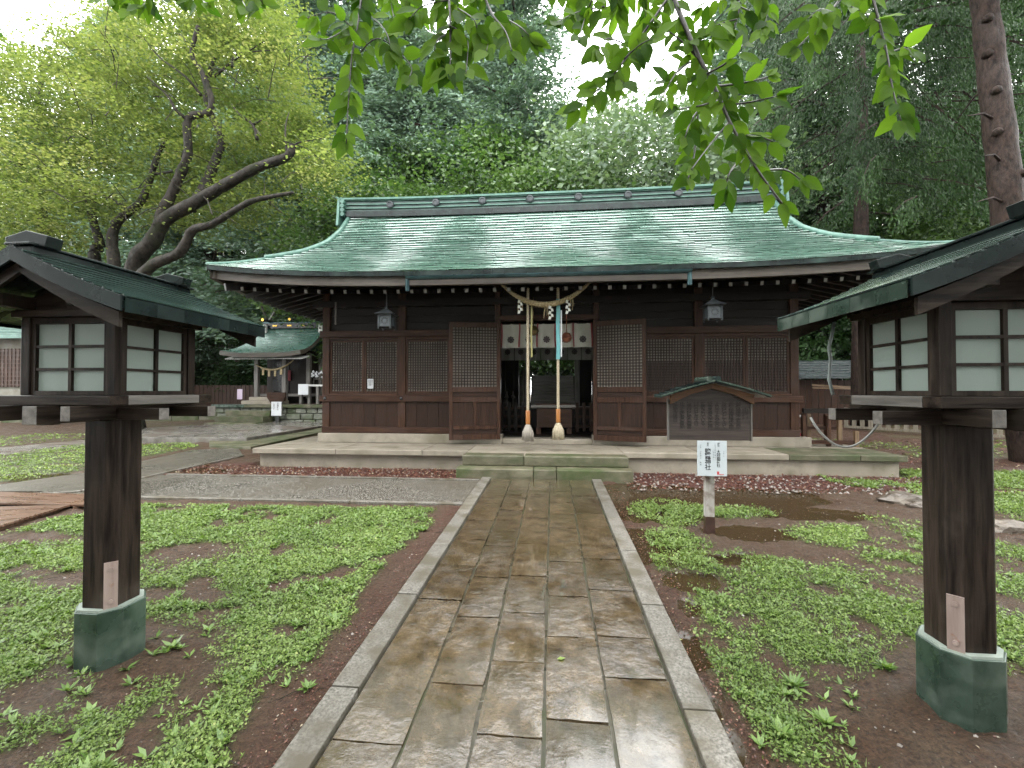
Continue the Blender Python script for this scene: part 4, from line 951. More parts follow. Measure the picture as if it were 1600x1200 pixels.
text('lettering', '鹽竈神社', .062, ink, sign, (1.547, yl, .925), gap=.86); text('lettering', '末社', .02, ink, sign, (1.547, yl, 1.02), gap=.95)
text('lettering', '大國稲荷社', .038, ink, sign, (1.65, yl, .93), gap=.9); text('lettering', '摂社', .022, ink, sign, (1.65, yl, 1.015), gap=.9)
text('lettering', 'ご祭　ごりやく　安産', .017, ink, sign, (1.478, yl, 1.0), gap=1.25)
text('lettering', '・しおつちのおじのかみ・', .013, ink, sign, (1.618, yl, 1.03), gap=1.25); text('lettering', '・いのちながく・', .012, ink, sign, (1.60, yl, .96), gap=1.3); text('lettering', 'おおくに', .011, ink, sign, (1.70, yl, .94), gap=1.3)
MB().box(1.635, 1.655, yl - .0005, yl + .0005, .722, .748).box(1.635, 1.70, yl - .0006, yl + .0004, .716, .722).build('red_seal', mat('red_ink', (.6, .05, .06), (.7, .08, .09), bump=0), sign)

# ------------------------------------------------------------------ the two wooden lamps
patlip = mat('course_lip_highlight', (.018, .036, .032), (.045, .08, .07), rough=(.1, .2), bump=0, spec=.8, coat=1)  # paler than the sheets: highlight lines of the wet edges put into colour
def octa(h, c): return [(-h, -h + c), (-h + c, -h), (h - c, -h), (h, -h + c), (h, h - c), (h - c, h), (-h + c, h), (-h, h - c)]
def lamp(label, cx, cy, dark):
    L_ = thing('wooden_lantern', label, 'lantern', (cx, cy, gz(cy)), 'large wooden post lanterns flanking the path'); z0 = gz(cy)
    w = lampwood; T = lambda P: [(cx + a, cy + b) for a, b in P]
    MB().prism(T(octa(.105, .042)), z0 + .3, 1.39).build('post', w[0], L_, bevel=.004)
    col_ = patgreen
    MB().prism(T(octa(.142, .075)), z0 - .03, z0 + .30).build('metal_collar', col_, L_, bevel=.003)
    MB().prism(T(octa(.132, .068)), z0 + .30, z0 + .312).build('collar_rim', mat('pale_rim', (.3, .36, .31), (.42, .48, .42), bump=0), L_)
    # bleached plate with two bolts on the chamfer facing the path
    sg = 1 if cx < 0 else -1
    c = Vector((cx + sg * .092, cy - .092, 0)); ax = Vector((sg, -1, 0)).normalized(); tn = Vector((ax.y, -ax.x, 0))
    mb = MB(); mb.beam(c + Vector((0, 0, z0 + .31)), c + Vector((0, 0, z0 + .56)), .058, .012, up=ax); pl = mb.build('cover_plate', pinkplate, L_)
    for z in (z0 + .35, z0 + .525):
        MB().tube([c + ax * .004 + Vector((0, 0, z)), c + ax * .013 + Vector((0, 0, z))], .011, 10).build('bolt', pinkplate, pl)
    # bearers and sill
    for dx in (-.19, 0, .19): 
        wd = .052 if dx else .078
        mb = MB(); mb.box(cx + dx - wd / 2, cx + dx + wd / 2, cy - .41 - (.0 if dx else .0), cy + .41, 1.388 if not dx else 1.405, 1.477); 
        mb.m = [1 if f == 2 or f == 4 else 0 for f in range(6)]; mb.build('bearer', [w[2], greywood[2]], L_, bevel=.003)
    for dy in (-.16, .16): mb = MB().box(cx - .46, cx + .46, cy + dy - .03, cy + dy + .03, 1.40, 1.46); mb.m = [0, 0, 0, 1, 0, 1]; mb.build('cross_bearer', [w[1], greywood[1]], L_, bevel=.003)
    s = .325
    for k, (x0, x1, y0, y1, g) in enumerate(((-s, s, -s, -s + .1, 1), (-s, s, s - .1, s, 1), (-s, -s + .1, -s + .1, s - .1, 2), (s - .1, s, -s + .1, s - .1, 2))):
        mm = w[g] if not ((k == 2 and sg < 0) or (k == 3 and sg > 0)) else greywood[2]
        box('sill', mm, L_, cx + x0 + .001, cx + x1 - .001, cy + y0 + .001, cy + y1 - .001, 1.478, 1.527, bevel=.004)
    box('floor_board', w[1], L_, cx - .224, cx + .224, cy - .224, cy + .224, 1.48, 1.52)
    hx, hy = .27, .25; p = .05
    for a in (-1, 1):
        for b in (-1, 1): box('corner_post', w[0], L_, cx + a * (hx - p / 2) - p / 2, cx + a * (hx - p / 2) + p / 2, cy + b * (hy - p / 2) - p / 2, cy + b * (hy - p / 2) + p / 2, 1.528, 2.0, bevel=.003)
    # four glazed frames
    zb, zt = 1.545, 1.90
    for ang, half, dist in ((0, hx - p, hy - .022), (pi, hx - p, hy - .022), (pi / 2, hy - p, hx - .022), (-pi / 2, hy - p, hx - .022)):
        fr = MB(); e = .022; h = half - .001
        fr.box(-h, -h + e, -.012, .012, 1.529, 1.93); fr.box(h - e, h, -.012, .012, 1.529, 1.93); fr.box(-h + e, h - e, -.012, .012, 1.529, zb + .006); fr.box(-h + e, h - e, -.012, .012, zt, 1.93)
        fr.box(-.009, .009, -.010, .004, zb, zt)
        for q in (1, 2): z = zb + (zt - zb) * q / 3; fr.box(-h + e, h - e, -.009, .003, z - .007, z + .007)
        fm = fr.mesh('window_frame', w[0]); d = Vector((sin(ang), -cos(ang), 0)) * dist
        f_ = put('window_frame', fm, L_, (cx + d.x, cy + d.y, 0), rot=(0, 0, ang))
        for i in range(2):
            for j in range(3):
                x0 = -h + e if i == 0 else .0; x1 = 0 if i == 0 else h - e; z0_ = zb + (zt - zb) * j / 3
                o = bpy.data.objects.new('pane', MB().box(x0 + .001, x1 - .001, .004, .008, z0_ + .001, z0_ + (zt - zb) / 3 - .001).mesh('pane', panem)); COL.objects.link(o); o.parent = f_
    box('top_plate', w[1], L_, cx - .29, cx + .29, cy - .28, cy + .28, 1.932, 1.965)
    for a in (-.2, .2): box('roof_beam', w[2], L_, cx + a - .03, cx + a + .03, cy - .40, cy + .40, 1.966, 2.03, bevel=.003)
    for b in (-.25, .25): mb = MB().extr([(cx - .3, 1.967), (cx + .3, 1.967), (cx, 2.15)], 'y', cy + b - .01, cy + b + .01); mb.build('gable_board', w[1], L_)
    # roof: concave slopes built of stepped copper courses
    a_, b_ = .56, .48
    def pr(u): return 2.215 - .245 * (1.25 * u - .25 * u * u)            # u 0 ridge .. 1 eave
    for s_ in (-1, 1):
        under = [(cx, pr(0) - .01)] + [(cx + s_ * a_ * u, pr(u) - .012) for u in np.linspace(.1, 1, 10)] + [(cx + s_ * a_ * u, pr(u) - .045) for u in np.linspace(1, .1, 10)] + [(cx, pr(0) - .05)]
        rf = MB().extr(under, 'y', cy - b_, cy + b_).build('roof', patdark, L_, fixn=True)
        NC = 11
        for k in range(NC):
            u1, u0 = 1 - k / NC, 1 - (k + 1) / NC; mb = MB()
            P = [(cx + s_ * (a_ + .004) * u1, pr(u1) + .017), (cx + s_ * a_ * u0, pr(u0) - .004), (cx + s_ * a_ * u0, pr(u0) - .011), (cx + s_ * (a_ + .004) * u1, pr(u1) - .011)]
            mb.extr(P, 'y', cy - b_ - .003, cy + b_ + .003); mb.tube([(P[0][0], cy - b_ - .006, P[0][1] - .003), (P[0][0], cy + b_ + .006, P[0][1] - .003)], .006, 6, 1); mb.build('roof_course', [patdark, patlip], rf, fixn=True)
        for y in (-b_ - .014, b_ + .004):                               # thick verge boards on the gables
            P = [(cx + s_ * a_ * u, pr(u) + .012) for u in np.linspace(0, 1, 10)] + [(cx + s_ * a_ * u, pr(u) - .058 + .0 * u) for u in np.linspace(1, 0, 10)]
            MB().extr(P, 'y', cy + y, cy + y + .01).build('verge_board', patdark, L_, fixn=True)
            P = [(cx + s_ * a_ * .92 * u, pr(u) - .055) for u in np.linspace(0, 1, 10)] + [(cx + s_ * a_ * .92 * u, pr(u) - .105 - .02 * u) for u in np.linspace(1, 0, 10)]
            MB().extr(P, 'y', cy + y * .93, cy + y * .93 + .018).build('bargeboard', w[1], L_, fixn=True)
        seg = 6
        for k in range(seg):                                             # eave face sheets
            y0 = cy - b_ + 2 * b_ * k / seg; xx = cx + s_ * (a_ + .006)
            MB().box(min(xx, xx + s_ * .004), max(xx, xx + s_ * .004), y0 + .001, y0 + 2 * b_ / seg - .001, pr(1) - .062, pr(1) + .004).build('eave_sheet', patgreen if dark else patdark, L_)
        for y in (-.42, -.2, .05, .3): MB().beam((cx + s_ * .25, cy + y, 2.075), (cx + s_ * .53, cy + y, 1.935), .03, .03).build('rafter', w[1], L_)
    box('ridge', patdark, L_, cx - .055, cx + .055, cy - b_ + .03, cy + b_ - .03, 2.195, 2.235, bevel=.004)
    box('ridge_cap', patdark, L_, cx - .068, cx + .068, cy - b_ + .01, cy + b_ - .01, 2.236, 2.248, bevel=.003)
    for y in (-b_ + .08, b_ - .12):
        MB().extr([(cx - .10, 2.235), (cx + .10, 2.235), (cx + .115, 2.285), (cx, 2.315), (cx - .115, 2.285)], 'y', cy + y - .035, cy + y + .035).build('ridge_block', patdark, L_, fixn=True, bevel=.003)
    return L_
lamp('left large wooden post lantern with milky panes and dark copper roof', -2.49, 2.27, False)
rl = lamp('right large wooden post lantern with milky panes, bleached plate and green copper eave', 1.92, 2.27, True)
mb = MB(); pts = [Vector((1.46 + .30 * u, 2.62 - .1 * u, 1.40 - .16 * sin(pi * u) ** .8)) for u in np.linspace(0, 1, 16)]
mb.tube(pts, .006, 6); cb = mb.build('power_cable', mat('pale_cable', (.4, .4, .38), (.55, .55, .52), bump=0), smooth=True)
tag(cb, 'pale looped electric cable hanging under the right wooden lantern', 'cable')
mb = MB(); mb.tube([(1.63, 2.70, 1.528), (1.62, 2.72, 1.62), (1.63, 2.72, 1.74), (1.61, 2.7, 1.80), (1.63, 2.68, 1.95)], .009, 7)
tag(mb.build('conduit', mat('grey_conduit', (.2, .24, .23), (.3, .34, .33), bump=0), smooth=True), 'grey conduit pipe rising behind the right wooden lantern', 'pipe')

# ------------------------------------------------------------------ small side shrine
sx, sy = -10.6, 15.3
ss = thing('side_shrine', 'small side shrine with curved green copper roof on a mossy stone base', 'shrine', (sx, sy, .4))
z_b = 1.07
rub = mat('rubble_stone', (.10, .11, .075), (.27, .28, .235), scale=(6, 6, 6), rough=(.35, .6), bump=.6, bdist=.02, spot=(.07, .10, .03), spotamt=(.45, .65), spotscale=1.4)
box('base_core', mossconc, ss, -12.0, -6.0, 14.62, 18.5, .2, z_b - .11)
for r_ in range(3):
    x = -12.05 + R.uniform(0, .1)
    while x < -6.1:
        w = R.uniform(.3, .62); mb = MB(); z0 = .33 + r_ * .215; mb.box(x, x + w - .015, 14.55 + R.uniform(-.02, .02), 14.7, z0, z0 + .205)
        mb.build('base_stone', rub, ss, bevel=.035); x += w
k = 0; x = -12.1
while x < -6: box('coping_stone', mossconc if k % 2 else patgreen if k == 0 else mossconc, ss, x, min(x + 1.24, -5.9), 14.45, 14.95, z_b - .105, z_b, bevel=.01); x += 1.25; k += 1
for k in range(3): box('step', mossconc, ss, -11.6 + .1 * k, -9.75, 13.55 + .35 * k, 14.44, .30 + k * .19, .49 + k * .19 - .002, bevel=.015)
for k in range(2): box('upper_step', concrete, ss, -11.35 + .12 * k, -9.9 - .05 * k, 14.96 + k * .25, 15.6, z_b + k * .13, z_b + .13 + k * .13, bevel=.01)
box('body', darkwood[0], ss, -11.0, -9.3, 15.9, 17.2, z_b, 3.1)
for x, y in ((-11.05, 15.4), (-9.95, 15.4), (-11.05, 16.6), (-9.2, 16.6), (-9.3, 15.9)): box('post', greywood[0], ss, x - .07, x + .07, y - .07, y + .07, z_b + .2, 3.0)
box('black_opening_panel', black, ss, -10.75, -10.1, 15.86, 15.895, z_b + .45, 2.7)  # flat black panel on the solid body, standing in for a dark interior
box('red_hanging', redm, ss, -10.2, -10.0, 15.83, 15.85, 1.95, 2.35)
box('floor', greywood[1], ss, -11.1, -9.1, 15.5, 17.3, z_b + .28, z_b + .38)
# balustrade at right
for k in range(7): x = -9.15 + k * .32; box('baluster', greywood[0], ss, x - .045, x + .045, 15.1, 15.2, z_b, 1.72)
box('handrail', whitepaint, ss, -9.2, -6.9, 15.08, 15.22, 1.72, 1.79)
for x in (-9.3, -9.0, -8.7, -8.4, -8.1): box('rail_post', greywood[0], ss, x - .025, x + .025, 16.2, 16.25, 1.8, 2.05)
box('rail', greywood[1], ss, -9.6, -7.8, 16.2, 16.25, 2.0, 2.04)
# roof: nagare-zukuri sweep, long front eave
def spr(u): return (14.75 + 1.55 * u, 2.93 + 1.12 * (u ** 1.55))
rows = []; rowsb = []
for i in range(15):
    u = i / 14; y, z = spr(u); xl, xr = -12.05 + .82 * u ** .8, -8.95 + .1 * u
    rows.append([(xl + (xr - xl) * k / 12, y, z + .10 * (abs(k - 6) / 6) ** 3 * (1 - u)) for k in range(13)])
top = MB().grid(rows)
back_ = [[(x, 16.3 + (16.3 - y) * .8, z) for x, y, z in r] for r in rows]; top.grid(back_, flip=True)
und = [[(x, y + .03, z - .14) for x, y, z in r] for r in rows]; top.grid(und, flip=True)
srf = top.build('roof', mat('small_roof_copper', (.04, .12, .095), (.10, .21, .17), scale=(4, 30, 30), rough=(.2, .4), bump=.5, bdist=.01, metal=.3, spec=.7, spot=(.25, .33, .31), spotamt=(.66, .8), spotscale=4), ss, smooth=True)
for i in range(12):
    u = i / 12; y, z = spr(u); xl, xr = -12.05 + .82 * u ** .8, -8.95 + .1 * u; MB().box(xl, xr, y - .004, y + .02, z - .004 + (.08 if i == 0 else 0) * 0, z + .014).build('roof_course', patgreen, srf)
mb = MB(); e = rows[0]; mb.grid([e, [(x, y, z - .16) for x, y, z in e]], flip=True); mb.grid([[r[-1] for r in rows], [(x, y, z - .16) for x, y, z in (r[-1] for r in rows)]], flip=True); mb.grid([[r[0] for r in rows], [(x, y, z - .16) for x, y, z in (r[0] for r in rows)]])
mb.build('eave_edge', fascia, srf)
rf_ = MB().box(-.015, .015, 0, .5, -.02, .02).mesh('rafter', whitepaint)
for k in range(44): put('rafter', rf_, srf, (-11.9 + k * .068, 14.85, 2.72), rot=(radians(15), 0, 0))
box('ridge', black, ss, -11.35, -8.8, 16.2, 16.4, 4.02, 4.22); box('ridge_cap', gutterm, ss, -11.4, -8.75, 16.17, 16.43, 4.221, 4.26)
for x in (-10.9, -10.3, -9.7): 
    MB().lathe([(0, 0), (.05, .005), (.025, .012), (0, .014)], (0, 0, 0), 10).mesh('gold_crest', goldm)
    o = MB().box(x - .09, x + .09, 16.19, 16.199, 4.10, 4.15).build('gold_crest', goldm, ss)
for x in (-11.2, -10.1, -9.0):
    mb = MB(); mb.tube([(x, 15.9, 4.32), (x, 16.7, 4.32)], .06, 10, 0); mb.build('ridge_log', black, ss, smooth=True)
    MB().tube([(x, 15.885, 4.32), (x, 15.90, 4.32)], .055, 10).build('gold_cap', goldm, ss)
for x in (-11.25, -8.95):
    for s_ in (-1, 1): MB().beam((x, 16.3 + s_ * .25, 3.95), (x + .02, 16.3 - s_ * .45, 4.85), .05, .09).build('roof_finial', greywood[0], ss)
    MB().box(x - .07, x + .07, 16.05, 16.16, 3.82, 4.15).build('ridge_end', whitepaint, ss)
# its straw rope, papers, offerings
mb = MB(); P_ = [Vector((-11.05 + 1.5 * u, 15.3, 2.55 - .28 * (1 - (2 * u - 1) ** 2) + .15 * u)) for u in np.linspace(0, 1, 20)]; mb.tube(P_, [.02 + .02 * sin(pi * u) for u in np.linspace(0, 1, 20)], 6)
sr = mb.build('straw_rope', strawm, smooth=True); tag(sr, 'thin straw rope with short tufts strung across the small side shrine', 'sacred rope')
for u in (.25, .4, .55, .7): c = P_[int(u * 19)]; mb = MB().box(c.x - .04, c.x + .04, 15.28, 15.30, c.z - .25, c.z - .03); mb.build('straw_tuft', strawm, sr)
for i, (x, y, z0, z1, w, lb) in enumerate(((-11.35, 14.9, 1.25, 1.62, .2, 'pink and white paper notice at the left foot of the side shrine'), (-8.95, 14.95, 1.42, 1.80, .38, 'large white paper notice hung on the pale handrail of the side shrine'))):
    o = box('paper_notice', paper if i else mat('pink_paper', (.6, .45, .62), (.75, .62, .75), bump=0), None, x - w / 2, x + w / 2, y - .01, y, z0, z1); tag(o, lb, 'notice')
sp = thing('standing_notice', 'white lettered notice on a short black post before the mossy base', 'sign', (-9.47, 14.2, .36))
box('post', black, sp, -9.53, -9.41, 14.24, 14.3, .3, .75); pn = box('notice_panel', paper, sp, -9.66, -9.30, 14.2, 14.23, .70, 1.18)
text('lettering', 'お稲荷様', .07, ink, pn, (-9.42, 14.197, 1.10), gap=1.0); text('lettering', '商売繁盛', .05, ink, pn, (-9.56, 14.197, 1.08), gap=1.1)
om = MB()
for k in range(26): om.lathe([(0, -.05), (.05, 0), (0, .05)], (R.uniform(-9.0, -8.2), 15.6 + R.uniform(-.1, .1), 2.06 + R.uniform(0, .22)), 6)
tag(om.build('paper_flowers', paper), 'bunch of white paper flowers above the rail of the side shrine', 'flowers')
hm = MB(); hm.extr([(-10.32, 1.50), (-9.62, 1.50), (-9.65, 1.2), (-9.95, 1.05), (-10.15, 1.1), (-10.3, 1.3)], 'y', 14.9, 15.0); tag(hm.build('wooden_plaque', wallwood[1], fixn=True), 'dark weathered wooden plaque leaning on the side shrine steps', 'plaque')
gl = bpy.data.lights.new('altar_lamp', 'POINT'); gl.energy = 1.5; gl.color = (1, .6, .25); gl.shadow_soft_size = .05
lo_ = thing('altar_lamp', 'small glowing orange lamp inside the side shrine', 'lamp', (-8.6, 15.9, 2.35))
em = bpy.data.materials.new('lamp_glow'); em.use_nodes = True; em.node_tree.nodes['Principled BSDF'].inputs['Emission Color'].default_value = (1, .5, .12, 1); em.node_tree.nodes['Principled BSDF'].inputs['Emission Strength'].default_value = 1.2
MB().lathe([(.03, -.1), (.06, -.06), (.06, .06), (.03, .1)], (-8.6, 15.9, 2.35), 10).build('lamp_shade', em, lo_)

# ------------------------------------------------------------------ fences, sheds, rocks, racks, far buildings
def plankfence(name, label, p, q, z, h, n, m, cat='fence', w=.9, rails=2):
    p = Vector(p); q = Vector(q); t = thing(name, label, cat, (*((p + q) / 2).to_2d(), z)); d = (q - p); ang = math.atan2(d.y, d.x); L_ = d.length
    me = MB().box(-.5, .5, -.012, .012, 0, 1).mesh('board', m)
    for k in range(n): 
        c = p.lerp(q, (k + .5) / n); put('board', me, t, (c.x, c.y, z), rot=(0, 0, ang), scale=(L_ / n * w, 1, h + R.uniform(-.02, .02)))
    for k in range(rails):
        zz = z + h * (.25 + .55 * k); o = Vector((sin(ang), -cos(ang), 0)) * -.05; MB().beam((p.x + o.x, p.y + o.y, zz), (q.x + o.x, q.y + o.y, zz), .05, .08).build('rail', m, t)
    return t
plankfence('plank_fence', 'dark wooden plank fence left of the side shrine', (-24, 20.5, 0), (-11.6, 21.5, 0), .5, 1.35, 62, wallwood[0])
plankfence('plank_fence', 'dark wooden plank fence in shade behind the side shrine', (-11.6, 21.5, 0), (-4, 21.8, 0), .5, 1.35, 38, darkwood[0])
sd = plankfence('plank_shed', 'old dark plank shed with ragged bark roof behind the right end of the hall', (7.6, 16.2, 0), (20, 15.0, 0), .4, 1.55, 62, wallwood[0], 'shed', w=.93)
barkroof = mat('bark_roof', (.02, .03, .03), (.085, .11, .11), scale=(3, 14, 14), rough=(.2, .5), bump=1, bdist=.04)
for k in range(7):
    rows = []
    for j in range(3):
        rows.append([(x, 15.75 - (x - 7.6) * .1 + k * .22 + j * .14, 1.98 + k * .10 + j * .05 + (.03 if j == 0 else 0) + .03 * float(fbm(np.array([x * 2.]), np.array([k * 3. + j]))[0])) for x in np.linspace(7.4, 20, 50)])
    MB().grid(rows).build('roof_layer', barkroof, sd)
    MB().grid([rows[0], [(x, y, z - .05) for x, y, z in rows[0]]], flip=True).build('roof_layer', barkroof, sd)
MB().beam((8.7, 15.5, 1.75), (10.7, 15.3, 1.62), .05, .06).build('loose_plank', tanwood[1], sd); MB().beam((8.7, 15.48, 1.66), (10.7, 15.28, 1.60), .05, .05).build('loose_plank', tanwood[1], sd)
pf = thing('picket_fence', 'low pale wooden picket fence at the far right beyond the lantern', 'fence', (11.5, 11.6, .28)); A_, B_ = Vector((9.0, 14.3, 0)), Vector((15.5, 8.3, 0))
palew = mat('pale_picket', (.20, .17, .125), (.36, .32, .25), scale=V, rough=(.4, .6), bump=.2)
me_ = MB().box(-.05, .05, -.02, .02, 0, .62).mesh('picket', palew); an = math.atan2((B_ - A_).y, (B_ - A_).x)
for k in range(46): c = A_.lerp(B_, k / 45); put('picket', me_, pf, (c.x, c.y, SLOPE * c.y + .06), rot=(0, 0, an))
for zz in (.10, .5): MB().beam((A_.x, A_.y - .04, SLOPE * A_.y + zz), (B_.x, B_.y - .04, SLOPE * B_.y + zz), .05, .07).build('rail', palew, pf)
def rock(label, c, s, seed):
    import bmesh
    b = bmesh.new(); bmesh.ops.create_icosphere(b, subdivisions=3, radius=1); r = random.Random(seed); ph = [r.uniform(0, 6) for _ in range(6)]
    for v in b.verts:
        n = v.co; k = 1 + .16 * sin(3 * n.x + ph[0]) * cos(4 * n.y + ph[1]) + .1 * sin(7 * n.z + ph[2] + 3 * n.x) + .05 * sin(15 * n.x + ph[3]) * sin(13 * n.y + ph[4])
        v.co = Vector((round(n.x * k * 3.5) / 3.5 * .4 + n.x * k * .6, n.y * k, max(-.3, n.z * k))); v.co = Vector((v.co.x * s[0], v.co.y * s[1], v.co.z * s[2]))
    me = bpy.data.meshes.new('rock'); b.to_mesh(me); b.free(); me.materials.append(rockm)
    o = put('garden_rock', me, None, (c[0], c[1], gz(c[1]) + .0)); tag(o, label, 'rock', 'rocks lying in the right yard'); return o
g = gnd(1410, 785); rock('larger flat-topped pale rock left of the right lantern post', (g.x, g.y), (.26, .15, .13), 3)
g = gnd(1432, 792); rock('small low stone touching the front of the flat-topped rock', (g.x, g.y), (.13, .06, .06), 9)
g = gnd(1572, 828); rock('brown rock right of the right lantern post in the grass', (g.x, g.y), (.25, .13, .11), 5)
rk = thing('wooden_rack', 'brown wooden trestle frame under the right eaves of the hall', 'rack', (5.3, 9.0, .5))
for x, y, h in ((4.78, 8.8, 1.12), (5.0, 9.05, 1.1), (5.22, 8.8, 1.08), (5.42, 8.8, 1.04), (5.36, 9.1, 1.1), (5.68, 8.75, .80)): box('leg', tanwood[0] if x in (5.0, 5.42, 5.68) else wallwood[0], rk, x - .035, x + .035, y - .03, y + .03, .5, h, bevel=.003)
box('rail', wallwood[1], rk, 4.74, 5.72, 8.74, 8.78, .55, .62); box('rail', darkwood[1], rk, 4.74, 5.35, 8.72, 8.79, 1.13, 1.22); box('rail', wallwood[1], rk, 4.74, 5.55, 9.0, 9.05, .8, .86)
rb = box('red_box', mat('red_plastic', (.35, .01, .015), (.5, .02, .03), rough=(.3, .4), bump=0), None, 4.82, 5.0, 9.1, 9.2, .50, .72, bevel=.01); tag(rb, 'red box half hidden behind the wooden trestle under the eaves', 'box')
pl = MB().beam((4.7, 10.2, 1.05), (5.9, 11.0, .95), .25, .06); tag(pl.build('stone_trough', greywood[1], bevel=.01), 'grey weathered beam lying across behind the wooden trestle', 'beam')
# low mossy retaining wall and white storehouse on the left
mw = thing('mossy_wall', 'low dark mossy stone kerb wall running behind the left lawn', 'wall', (-20, 14, .36))
A_, B_ = Vector((-27, 13.0, 0)), Vector((-12.1, 16.6, 0))
for k in range(16): a = A_.lerp(B_, k / 16); b = A_.lerp(B_, (k + .985) / 16); a.z = .50; b.z = .53; MB().beam(a, b, .3, .34).build('wall_stone', mossconc, mw, bevel=.02)
wh = thing('white_storehouse', 'white plastered storehouse with brown lattice and green roof at the left edge', 'storehouse', (-24, 17, .4))
box('wall', plaster, wh, -34, -20.6, 15.6, 21, .5, 3.7); box('dark_base', darkwood[1], wh, -34.2, -20.4, 15.5, 21, .3, 1.22)
box('plinth_band', plaster, wh, -34, -20.55, 15.45, 15.6, 1.23, 1.62)
lt = box('lattice_window', wallwood[0], wh, -31, -20.9, 15.52, 15.58, 1.72, 3.25)
lb = MB()
for k in range(60): x = -31 + k * .17; lb.box(x, x + .05, 15.50, 15.515, 1.72, 3.25)
for k in range(9): lb.box(-31, -20.9, 15.49, 15.5, 1.78 + k * .17, 1.82 + k * .17)
lb.build('lattice_bars', wallwood[0], lt, kind='stuff')
MB().extr([(15.0, 3.75), (18.5, 5.2), (22, 3.75), (22, 3.6), (18.5, 5.0), (15.0, 3.6)], 'x', -34.5, -20.2).build('roof', trim, wh, fixn=True)
for k in range(14): u = k / 14; MB().box(-34.5, -20.2, 15.0 + 3.5 * u, 15.03 + 3.5 * u, 3.76 + 1.45 * u, 3.80 + 1.45 * u).build('roof_course', trim, wh)
dh = thing('distant_hall', 'brown tiled temple roof half hidden behind the maple trunks', 'temple', (-22, 27, .6))
box('wall', wallwood[0], dh, -27, -16, 26, 31, .5, 7.6); 
MB().extr([(24.4, 8.0), (26, 8.5), (28.5, 10.6), (31, 8.5), (32.6, 8.0), (32.6, 7.8), (28.5, 10.2), (24.4, 7.8)], 'x', -29, -15.5).build('roof', mat('brown_tile', (.07, .04, .035), (.16, .10, .09), scale=(8, 2, 2), rough=(.2, .5), bump=.5), dh, fixn=True)
r2_ = MB().box(-.06, .06, 0, 1.6, -.07, .07).mesh('rafter', tanwood[2])
for k in range(44): put('rafter', r2_, dh, (-28.6 + k * .3, 24.6, 7.6), rot=(radians(10), 0, 0))
for x in (-27, -23.3, -19.7, -16): box('pillar', tanwood[0], dh, x - .2, x + .2, 25.5, 25.9, .5, 7.7)
for k in range(5): MB().lathe([(0, 0), (.13, .02), (.13, .04), (0, .06)], (-26.5 + k * 2.4, 24.6, 7.95), 8).build('gold_fitting', goldm, dh)
# ------------------------------------------------------------------ trees
def rdirs(n): return unit(NR.normal(0, 1, (n, 3)))
def curve_pts(P, n=6):
    """smooth polyline through control points"""
    P = [Vector(p) for p in P]; out = []
    for i in range(len(P) - 1):
        p0 = P[max(i - 1, 0)]; p1 = P[i]; p2 = P[i + 1]; p3 = P[min(i + 2, len(P) - 1)]
        for k in range(n):
            t = k / n; out.append(.5 * ((2 * p1) + (p2 - p0) * t + (2 * p0 - 5 * p1 + 4 * p2 - p3) * t * t + (3 * p1 - p0 - 3 * p2 + p3) * t ** 3))
    out.append(P[-1]); return out
def limb(mb, P, r0, r1, n=9, seg=5):
    pts = curve_pts(P, seg); m_ = len(pts)
    rr = [(r0 + (r1 - r0) * (i / (m_ - 1)) ** .8) * (1 + .045 * sin(i * 1.7) + R.uniform(-.03, .03)) for i in range(m_)]
    mb.tube(pts, rr, n); return pts
m_maple = leafmat('maple_leaf', (.12, .185, .06), (.36, .42, .15), trans=.4, rough=.45, spec=.25, c3=(.50, .50, .25))
m_conif_mist = leafmat('misted_conifer_spray', (.09, .155, .115), (.24, .36, .26), trans=.2, rough=.5, spec=.25)  # mist over the far conifers is mixed into this leaf colour
m_cedar = leafmat('cedar_spray', (.010, .032, .011), (.058, .12, .036), trans=.2, rough=.5, spec=.2)
m_broad = leafmat('broad_leaf', (.04, .10, .03), (.14, .24, .07), trans=.35, rough=.35)
m_pale_mist = leafmat('misted_pale_leaf', (.12, .19, .12), (.27, .37, .23), trans=.3, rough=.4)  # background broadleaf, paled in its colour to read as hazy
m_dark = leafmat('understorey_leaf', (.014, .04, .012), (.06, .13, .035), trans=.3, rough=.35)

